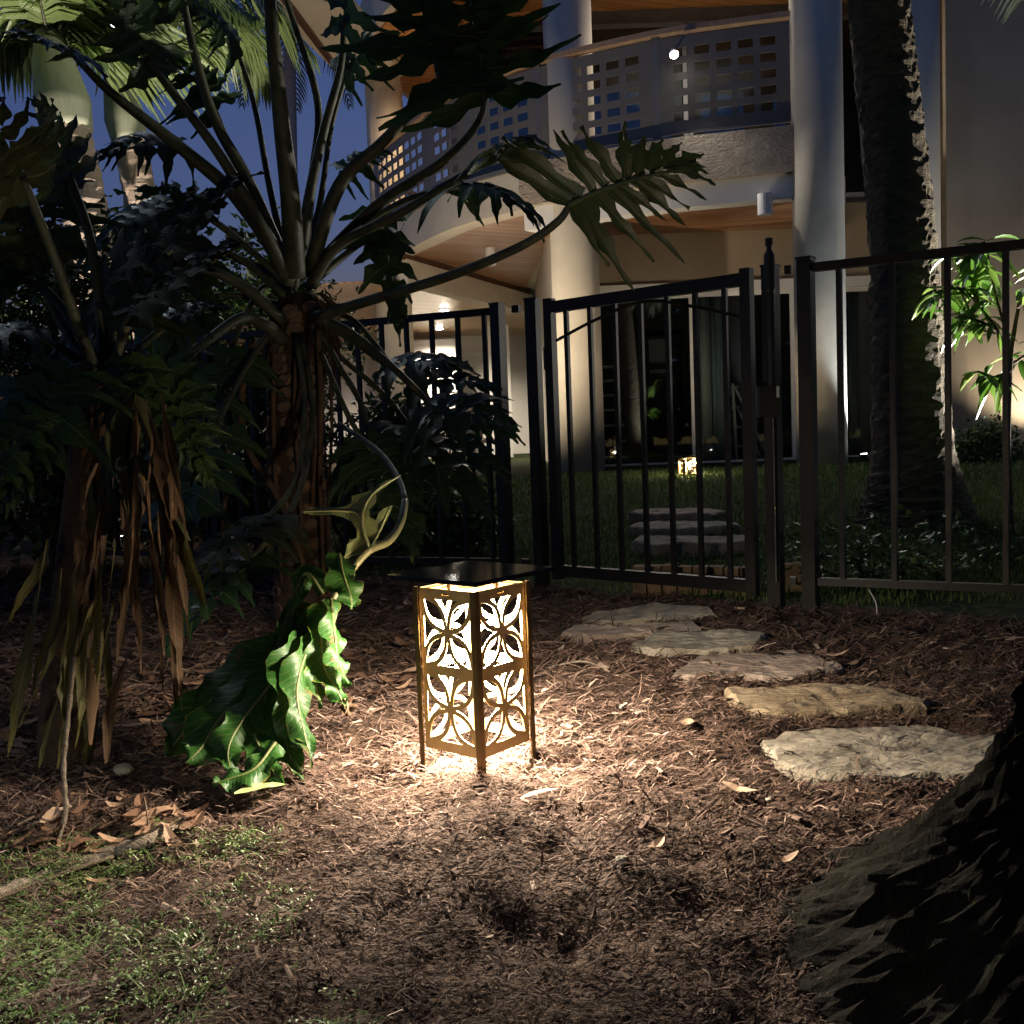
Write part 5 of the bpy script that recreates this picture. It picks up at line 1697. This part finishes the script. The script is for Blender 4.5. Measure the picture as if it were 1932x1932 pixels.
def pebble(u, v, r, label, seed):
    c = G(u, v) + V((0, 0, r * 0.6))
    m = MB(); n, k_ = 10, 6
    vs_, fs = [], []
    for j in range(k_ + 1):
        th = math.pi * j / k_
        for i in range(n):
            a = 2 * math.pi * i / n
            d = V((math.sin(th) * math.cos(a) * 1.3, math.sin(th) * math.sin(a), math.cos(th) * 0.75))
            vs_.append(c + d * r * (1 + 0.25 * noise.noise(d * 2 + V((seed, 0, 0)))))
    for j in range(k_):
        for i in range(n):
            fs.append((j * n + i, j * n + (i + 1) % n, (j + 1) * n + (i + 1) % n, (j + 1) * n + i))
    m.add(vs_, fs)
    tag(m.build('pebble', M['stone'], loc=c - V((0, 0, r * 0.6)), smooth=True), label, 'pebble', 'pebbles on the bed')
pebble(234, 1466, 0.017, 'white pebble on the soil below the hanging dead leaves', 1)
pebble(1175, 1642, 0.010, 'small pale pebble on the mulch in the middle foreground', 2)
pebble(1452, 1517, 0.007, 'tiny white pebble just below the nearest flagstone', 3)
pebble(1322, 1750, 0.006, 'tiny white pebble in the lower middle of the mulch', 4)
pebble(58, 1518, 0.012, 'pinkish pebble in the dark hollow at the left edge', 5)

# ------------------------------------------------------------------ the big rough tree trunk at lower right
def big_tree():
    cx, cy = 1.02, 1.15
    root = thing('tree', 'massive dark tree trunk with rough flaring bark at the lower right', 'tree', (cx, cy, 0))
    na, nz_ = 420, 170
    vs_, fs = [], []
    dir0 = math.atan2(0.55, -0.83)
    for j in range(nz_ + 1):
        q = j / nz_
        z = -0.12 + 2.6 * q ** 1.7
        for i in range(na):
            a = 2 * math.pi * i / na
            zz = max(z, 0)
            flare = 0.385 * math.exp(-zz / 0.20)
            but = 0.5 + 0.5 * math.cos(3 * (a - dir0) + 0.4 * math.sin(a))
            r = 0.310 + flare * (0.74 + 0.30 * but)
            # plated bark: deep wandering furrows
            d = V((math.cos(a), math.sin(a), 0))
            w = noise.noise(V((d.x * 2.2, d.y * 2.2, z * 1.5))) * 1.1
            rid = 1 - abs(noise.noise(V((d.x * 9 + w, d.y * 9 + w, z * 3.2))))
            rid2 = 1 - abs(noise.noise(V((d.x * 24, d.y * 24, z * 10))))
            fib = 1 - abs(noise.noise(V((d.x * 34 + w * 2, d.y * 34 + w * 2, z * 7 + 3))))
            fib2 = noise.noise(V((d.x * 80, d.y * 80, z * 26)))
            r += 0.020 * (rid ** 3 - 0.5) + 0.016 * (rid2 ** 2 - 0.5) + 0.032 * (fib ** 3 - 0.4) + 0.016 * fib2
            vs_.append((cx + d.x * r, cy + d.y * r, z))
    for j in range(nz_):
        for i in range(na):
            k = (i + 1) % na
            fs.append((j * na + i, j * na + k, (j + 1) * na + k, (j + 1) * na + i))
    m = MB(); m.add(vs_, fs)
    m.build('trunk', M['bark'], root, smooth=False)
    # limbs and unseen leafy crown, spread wide to keep sky light off the bed
    rr = random.Random(2)
    top = V((cx, cy, 2.45))
    for k in range(5):
        a = k * 1.256 + 0.4
        d = V((math.cos(a), math.sin(a), 0))
        MB().tube(catmull([top - V((0, 0, 0.15)), top + d * 0.5 + V((0, 0, 0.8)), top + d * 1.3 + V((0, 0, 1.7))], 5), [0.22, 0.14, 0.07], 12).build('limb', M['bark'], root, smooth=True)
    m = MB()
    for k in range(16000):
        a = rr.uniform(0, 6.28); rad = 4.4 * math.sqrt(rr.random()); z = 5.0 + rr.uniform(-0.35, 1.2)
        c = V((cx + math.cos(a) * rad, cy + math.sin(a) * rad, z))
        d = V((rr.uniform(-1, 1), rr.uniform(-1, 1), rr.uniform(-0.8, 0.3))).normalized(); s_ = d.orthogonal().normalized() * 0.025
        L = rr.uniform(0.14, 0.24); s_ = s_ * 1.7
        m.add([c, c + d * L * 0.5 + s_, c + d * L, c + d * L * 0.5 - s_], [(0, 1, 2, 3)], tint=rr.random())
    m.build('crown', M['shrub_leaf'], root)
big_tree()

# ------------------------------------------------------------------ palms
def frond(root, path, ll, seed, mat='frond', n=42, hang=0.5, r0=0.014, lw=0.017):
    rr = random.Random(seed)
    pth = catmull(path, 8); N = len(pth)
    stem = MB().tube(pth, [r0, r0 * 0.6, 0.003], 7).build('frond', M['petiole'], root, smooth=True)
    m = MB()
    cum = [0]
    for a, b in zip(pth, pth[1:]): cum.append(cum[-1] + (b - a).length)
    for k in range(n):
        q = 0.12 + 0.87 * k / (n - 1)
        s = q * cum[-1]
        i = max(j for j in range(N - 1) if cum[j] <= s)
        p = pth[i].lerp(pth[i + 1], (s - cum[i]) / max(1e-6, cum[i + 1] - cum[i]))
        t = (pth[i + 1] - pth[i]).normalized()
        side = t.cross(UPZ)
        side = side.normalized() if side.length > 0.05 else V((1, 0, 0))
        upn = side.cross(t)
        L = ll * math.sin(math.pi * min(0.96, 0.22 + 0.72 * q)) * rr.uniform(0.85, 1.1)
        for sg in (1, -1):
            d = (side * sg * 0.85 + t * (0.45 + 0.5 * q) + upn * rr.uniform(0.0, 0.35)).normalized()
            w = lw * rr.uniform(0.8, 1.2)
            wv = d.cross(upn).normalized() * w
            vs_, uvs = [], []
            for e, (f, wd) in enumerate(((0, 0.5), (0.3, 1.0), (0.65, 0.8), (1.0, 0.06))):
                c = p + d * (L * f) - UPZ * (hang * L * f * f)
                vs_ += [c - wv * wd, c + upn * w * 0.35 * wd, c + wv * wd]
                uvs += [(f, 0.0), (f, 0.5), (f, 1.0)]
            m.add(vs_, [(g * 3 + h, g * 3 + h + 1, g * 3 + h + 4, g * 3 + h + 3) for g in range(3) for h in (0, 1)], uvs)
    m.build('leaflets', M[mat], stem)
    return stem

def ringed(i, k, r, amp=0.05, f=2.2, seed=0.0):
    return r * (1 + amp * (1 - ((i / f + 0.12 * math.sin(k * 0.9 + seed)) % 1.0)) + 0.02 * noise.noise((i * 0.4, k * 0.8, seed)))

# big palm behind the fence
DP = 5.8
bpt = P(1728, 1000, DP); bpt.z = gz(bpt.x, bpt.y)
palm = thing('palm_tree', 'big dark palm trunk behind the fence with its right edge lit', 'palm tree', bpt)
tp = catmull([bpt + V((0, 0, -0.1)), bpt + V((0, 0, 0.03)), P(1722, 860, DP), P(1712, 640, DP), P(1700, 420, DP), P(1678, 200, DP), P(1658, 0, DP), P(1640, -250, DP), P(1625, -600, DP)], 26)
NR = len(tp)
def palm_r(i):
    q = i / (NR - 1)
    return [0.36, 0.27, 0.212, 0.185, 0.176, 0.170, 0.165, 0.162, 0.16, 0.15][min(9, int(q * 9))]
rad = []
for i in range(NR):
    t = i / (NR - 1) * 8
    vals = [0.40, 0.31, 0.222, 0.190, 0.176, 0.168, 0.162, 0.158, 0.15]
    k = min(7, int(t)); rad.append(vals[k] + (vals[k + 1] - vals[k]) * (t - k))
def palm_fun(i, k, r):
    saw = ((i / 5.5 + 1.5 * noise.noise((k * 0.15, i * 0.035, 1.0))) % 1.0)
    return r * (0.975 + (0.07 + 0.05 * noise.noise((k * 0.3, i * 0.09, 8.0))) * saw + 0.04 * noise.noise((k * 0.7, i * 0.5, 4.0)))
MB().tube(tp, rad, 44, rfun=palm_fun).build('trunk', M['palm_bark'], palm, smooth=False)
ptop = tp[-1]
for k in range(9):
    a = k * 0.70 + 0.35
    d = V((math.cos(a), math.sin(a), 0))
    frond(palm, [ptop, ptop + d * 0.6 + V((0, 0, 0.55)), ptop + d * 1.5 + V((0, 0, 0.55)), ptop + d * 2.2 + V((0, 0, -0.2))], 0.6, k, 'frond_grey', 34)
# one old frond hanging into the top right corner
frond(palm, [ptop, P(1760, -420, 5.9), P(1880, -330, 5.7), P(1940, -150, 5.5), P(1930, 0, 5.4)], 0.62, 44, 'frond_grey', 46, hang=0.35, lw=0.013)
frond(palm, [ptop, P(1720, -480, 5.6), P(1800, -380, 5.3), P(1840, -200, 5.1), P(1846, -60, 5.0)], 0.45, 45, 'frond_grey', 40, hang=0.3, lw=0.012)

# lit palms at upper left
def crown_palm(base, pts, rads, shaft, fr, label, seed, lean=0):
    base.z = gz(base.x, base.y)
    r_ = thing('palm_tree', label, 'palm tree', base, 'lit palms at upper left')
    path = catmull([base + V((0, 0, -0.1))] + pts, 14)
    MB().tube(path, rads, 26, rfun=lambda i, k, r: ringed(i, k, r, 0.10, 2.6, seed)).build('trunk', M['palm_bark_pale'], r_, smooth=False)
    top = path[-1]
    t = (path[-1] - path[-6]).normalized()
    sh = [top, top + t * shaft * 0.3, top + t * shaft * 0.7, top + t * shaft]
    MB().tube(catmull(sh, 4), [rads[-1] * 1.15, rads[-1] * 1.35, rads[-1] * 1.0, rads[-1] * 0.6], 20).build('crownshaft', M['crownshaft'], r_, smooth=True)
    hubp = top + t * shaft
    for k, (dx, dy, up_, L) in enumerate(fr):
        d = V((dx, dy, 0)).normalized()
        frond(r_, [hubp - t * 0.1, hubp + d * L * 0.3 + V((0, 0, up_ * L)), hubp + d * L * 0.7 + V((0, 0, up_ * L * 0.9)), hubp + d * L + V((0, 0, up_ * L * 0.15))], 0.62, seed * 10 + k, 'frond', 40, hang=0.7, lw=0.030)
    return r_
DA = 7.6
crown_palm(P(190, 900, DA), [P(180, 620, DA), P(160, 400, DA), P(130, 250, DA)], [0.20, 0.17, 0.155, 0.15], 0.75,
           ((1, -0.4, 0.25, 1.5), (0.9, 0.5, 0.35, 1.6), (-0.6, -0.8, 0.3, 1.4), (-1, 0.2, 0.35, 1.5), (0.3, -1, 0.1, 1.5), (0.1, 1, 0.4, 1.5), (1, 0.05, -0.1, 1.3)),
           'ringed palm trunk with grey crownshaft, nearest of the lit palms', 1)
crown_palm(P(300, 900, 8.3), [P(285, 620, 8.3), P(268, 400, 8.3), P(245, 270, 8.3)], [0.16, 0.14, 0.125, 0.12], 0.65,
           ((1, -0.5, 0.2, 1.5), (0.7, 0.7, 0.4, 1.5), (-0.7, -0.6, 0.3, 1.3), (0.2, -1, 0.2, 1.5), (1, 0.2, 0.45, 1.6), (-1, 0.3, 0.3, 1.4)),
           'thinner lit palm trunk just right of the ringed one', 2)
fb = P(548, 860, 26)
fb.z = 0.2
fp_ = thing('palm_tree', 'slender distant palm against the blue sky between the stalks', 'palm tree', fb)
path = catmull([fb + V((0, 0, -0.2)), P(552, 600, 26), P(549, 300, 26), P(546, 90, 26)], 8)
MB().tube(path, [0.20, 0.17, 0.16, 0.15], 14).build('trunk', M['palm_bark_pale'], fp_, smooth=True)
for k in range(11):
    a = k * 0.571
    d = V((math.cos(a), math.sin(a), 0)); tpt = path[-1]
    frond(fp_, [tpt, tpt + d * 0.9 + V((0, 0, 0.9)), tpt + d * 2.0 + V((0, 0, 0.6)), tpt + d * 2.7 + V((0, 0, -0.7))], 0.7, 200 + k, 'frond_grey', 26, hang=0.6, lw=0.03)

# ------------------------------------------------------------------ shrubs
def shrub(c, size, n, label, seed, mat='shrub_leaf', leaf=0.075, group='shrubs behind the fence', stems=7, floor=True, cat='shrub'):
    rr = random.Random(seed)
    b = V((c.x, c.y, gz(c.x, c.y)))
    r_ = thing('shrub', label, cat, b, group)
    cen = []
    for k in range(stems):
        a = rr.uniform(0, 6.28)
        e = b + V((math.cos(a) * size.x * 0.6 * rr.random(), math.sin(a) * size.y * 0.6 * rr.random(), size.z * rr.uniform(0.55, 0.95)))
        MB().tube(catmull([b + V((0, 0, -0.05)), b.lerp(e, 0.5) + V((rr.uniform(-0.1, 0.1), rr.uniform(-0.1, 0.1), 0)), e], 4), [0.018, 0.012, 0.005], 6).build('stem', M['twig'], r_)
    for k in range(max(10, n // 120)):
        a = rr.uniform(0, 6.28); q = math.sqrt(rr.random())
        cen.append(V((b.x + math.cos(a) * size.x * q, b.y + math.sin(a) * size.y * q, b.z + size.z * rr.uniform(0.12, 1.0))))
    m = MB()
    for k in range(n):
        c0 = rr.choice(cen)
        p = c0 + V((rr.gauss(0, 0.13), rr.gauss(0, 0.13), rr.gauss(0, 0.11))) * max(0.6, size.x)
        if p.z < b.z + 0.02: p.z = b.z + rr.uniform(0.02, 0.3)
        d = V((rr.uniform(-1, 1), rr.uniform(-1, 1), rr.uniform(-0.7, 0.6))).normalized()
        L = leaf * rr.uniform(0.6, 1.3)
        s_ = d.cross(V((rr.uniform(-1, 1), rr.uniform(-1, 1), 1))).normalized() * L * 0.26
        nn = d.cross(s_).normalized() * L * 0.12
        m.add([p, p + d * L * 0.45 + s_ + nn, p + d * L - nn, p + d * L * 0.45 - s_ + nn, p + d * L * 0.5], [(0, 1, 4), (1, 2, 4), (2, 3, 4), (3, 0, 4)], tint=max(0, min(1, rr.gauss(0.45, 0.25))))
    m.build('foliage', M[mat], r_)
    return r_
def sh(u, d, sx, sy, h, n, label, seed, **k):
    p = P(u, 900, d); p.z = 0
    return shrub(p, V((sx, sy, h)), n, label, seed, **k)
sh(480, 6.4, 0.75, 0.45, 1.35, 3600, 'leafy dark shrub behind the fence, left of the scarred trunk', 1)
sh(660, 6.1, 0.55, 0.40, 0.95, 2600, 'leafy dark shrub behind the fence, right of the scarred trunk', 2)
sh(300, 6.3, 0.9, 0.32, 1.85, 6000, 'tall dark shrub behind the fence below the lit palms', 3)
sh(90, 6.2, 1.0, 0.32, 2.1, 6500, 'tall dark shrub at the left edge behind the near philodendron', 4)
sh(-120, 6.0, 0.9, 0.5, 2.1, 3600, 'dark shrub beyond the left edge of the picture', 5)
sh(400, 8.6, 1.1, 0.6, 2.0, 5200, 'loose tall bush rising against the blue sky behind the stalks', 6, leaf=0.10)
sh(150, 9.4, 1.2, 0.6, 2.7, 6000, 'dark tall bush at the foot of the lit palms', 7, leaf=0.10)
sh(830, 5.9, 0.32, 0.25, 0.35, 900, 'low dark shrub at the fence foot left of the lawn', 8)
sh(1848, 9.6, 0.38, 0.3, 0.34, 2600, 'low rounded bush at the foot of the lit wall', 9, leaf=0.05)
sh(1580, 4.45, 0.55, 0.16, 0.10, 500, 'low leafy ground plants at the fence foot below the palm', 10, leaf=0.05, stems=2)
sh(1800, 4.35, 0.5, 0.16, 0.09, 450, 'low leafy ground plants at the fence foot at far right', 11, leaf=0.05, stems=2)

# small broad-leaved tree at right, lit from behind
DS = 5.3
sb = P(1906, 1000, DS); sb.z = gz(sb.x, sb.y)
st = thing('small_tree', 'slender young tree with long bright leaves in front of the lit wall', 'tree', sb)
tr = catmull([sb + V((0, 0, -0.05)), P(1900, 850, DS), P(1903, 740, DS), P(1908, 660, DS), P(1925, 560, DS)], 6)
MB().tube(tr, [0.022, 0.019, 0.016, 0.013, 0.008], 9).build('trunk', M['twig'], st, smooth=True)
ends = []
for pts in (((1906, 680), (1880, 620), (1845, 575), (1820, 545)), ((1905, 700), (1870, 712), (1845, 700)), ((1908, 660), (1880, 560), (1868, 500), (1862, 455)), ((1845, 575), (1842, 520), (1838, 470)),
            ((1920, 580), (1960, 520), (1990, 450)), ((1905, 690), (1950, 660), (1990, 640)), ((1880, 620), (1830, 600), (1800, 598)), ((1868, 500), (1830, 480), (1790, 484)), ((1820, 545), (1790, 545), (1770, 560))):
    path = catmull([P(u, v, DS + rnd.uniform(-0.12, 0.12)) for u, v in pts], 5)
    MB().tube(path, [0.009, 0.006, 0.003], 7).build('branch', M['twig'], st, smooth=True)
    ends.append(path)
rl = random.Random(9)
for path in ends:
    for k in range(20):
        i = rl.randint(len(path) // 4, len(path) - 1)
        p = path[i]
        d = V((rl.uniform(-1, 1), rl.uniform(-0.8, 0.8), rl.uniform(-0.75, 0.45))).normalized()
        L = rl.uniform(0.09, 0.20); w = L * rl.uniform(0.13, 0.20)
        s_ = d.cross(UPZ)
        s_ = (s_.normalized() if s_.length > 0.05 else V((1, 0, 0)))
        nn = s_.cross(d)
        m = MB(); vs_, fs = [], []
        for e in range(6):
            q = e / 5
            c = p + d * L * q - UPZ * (0.35 * L * q * q)
            ww = w * math.sin(math.pi * min(0.98, 0.04 + q * 0.93))
            vs_ += [c - s_ * ww + nn * ww * 0.4, c, c + s_ * ww + nn * ww * 0.4]
        for e in range(5):
            for h in (0, 1):
                fs.append((e * 3 + h, e * 3 + h + 1, e * 3 + h + 4, e * 3 + h + 3))
        m.add(vs_, fs, tint=rl.random())
        m.build('leaf', M['bright_leaf'], st, smooth=True)

# ------------------------------------------------------------------ garden lamps
uplight(V((P(235, 900, 7.2).x, 7.15, 0)), P(170, 150, 7.7), 420, (1.0, 0.86, 0.70), 'uplight at the foot of the lit palms behind the shrubs', 75)
second = make_lantern(V((-1.08, 1.02, gz(-1.08, 1.02))), R(25), 'matching brass lantern added just left of the view to light the weeds', 'brass garden lanterns', 30.0, (0.97, 1.0, 0.90), two_motifs)  # out-of-view lantern added to brighten the grass at lower left

# lamp added on the lit palm to give the philodendron crown cool sheen
dlp = P(215, 40, 7.3)
td = thing('fill_downlight', 'small downlight added high on the nearest lit palm to brighten the philodendron crown', 'downlight', dlp)
tdd = (P(600, 520, 4.0) - dlp).normalized()
MB().tube([dlp - tdd * 0.06, dlp + tdd * 0.03], [0.03, 0.04], 14).build('housing', M['latch_plastic'], td)
MB().tube([dlp + tdd * 0.0302, dlp + tdd * 0.034], 0.034, 14).build('lens', M['lamp_cool'], td)
_l = lamp('fill_downlight_bulb', 'SPOT', (0, 0, 0), 13, (0.80, 0.93, 1.0), 0.03, angle=34, blend=0.6)
_l.parent = td
_l.location = tdd * 0.05
_l.rotation_euler = tdd.to_track_quat('-Z', 'Y').to_euler()

# unseen trees added behind the camera to darken door reflections and block sky
def back_tree(x, y, h, label, seed):
    rr = random.Random(seed)
    r_ = thing('backdrop_tree', label, 'tree', (x, y, 0), 'added trees behind the viewer')
    MB().tube(catmull([(x, y, -0.1), (x + 0.1, y, h * 0.3), (x, y, h * 0.62)], 5), [0.20, 0.15, 0.08], 12).build('trunk', M['bark'], r_, smooth=True)
    m = MB()
    for k in range(6500):
        a = rr.uniform(0, 6.28); q = rr.random() ** 0.5
        z = h * rr.uniform(0.06, 1.0)
        rad = 2.3 * q * (1 - 0.55 * (z / h) ** 2)
        p = V((x + math.cos(a) * rad, y + math.sin(a) * rad, z))
        d = V((rr.uniform(-1, 1), rr.uniform(-1, 1), rr.uniform(-0.8, 0.4))).normalized()
        s_ = d.orthogonal().normalized() * rr.uniform(0.08, 0.15); L = rr.uniform(0.3, 0.55)
        m.add([p, p + d * L * 0.5 + s_, p + d * L, p + d * L * 0.5 - s_], [(0, 1, 2, 3)], tint=rr.random())
    m.build('crown', M['shrub_leaf'], r_)
for k, (x, y, h) in enumerate(((-9.5, -6.0, 8.0), (-6.0, -7.0, 9.0), (-2.6, -6.4, 8.2), (0.8, -7.2, 9.4), (4.2, -6.2, 8.4), (7.6, -7.0, 9.2), (11.0, -5.6, 8.6))):
    back_tree(x, y, h, 'unseen dark tree added behind the viewer, %s of its row' % ('leftmost', 'second from the left', 'third from the left', 'middle one', 'third from the right', 'second from the right', 'rightmost')[k], 300 + k)
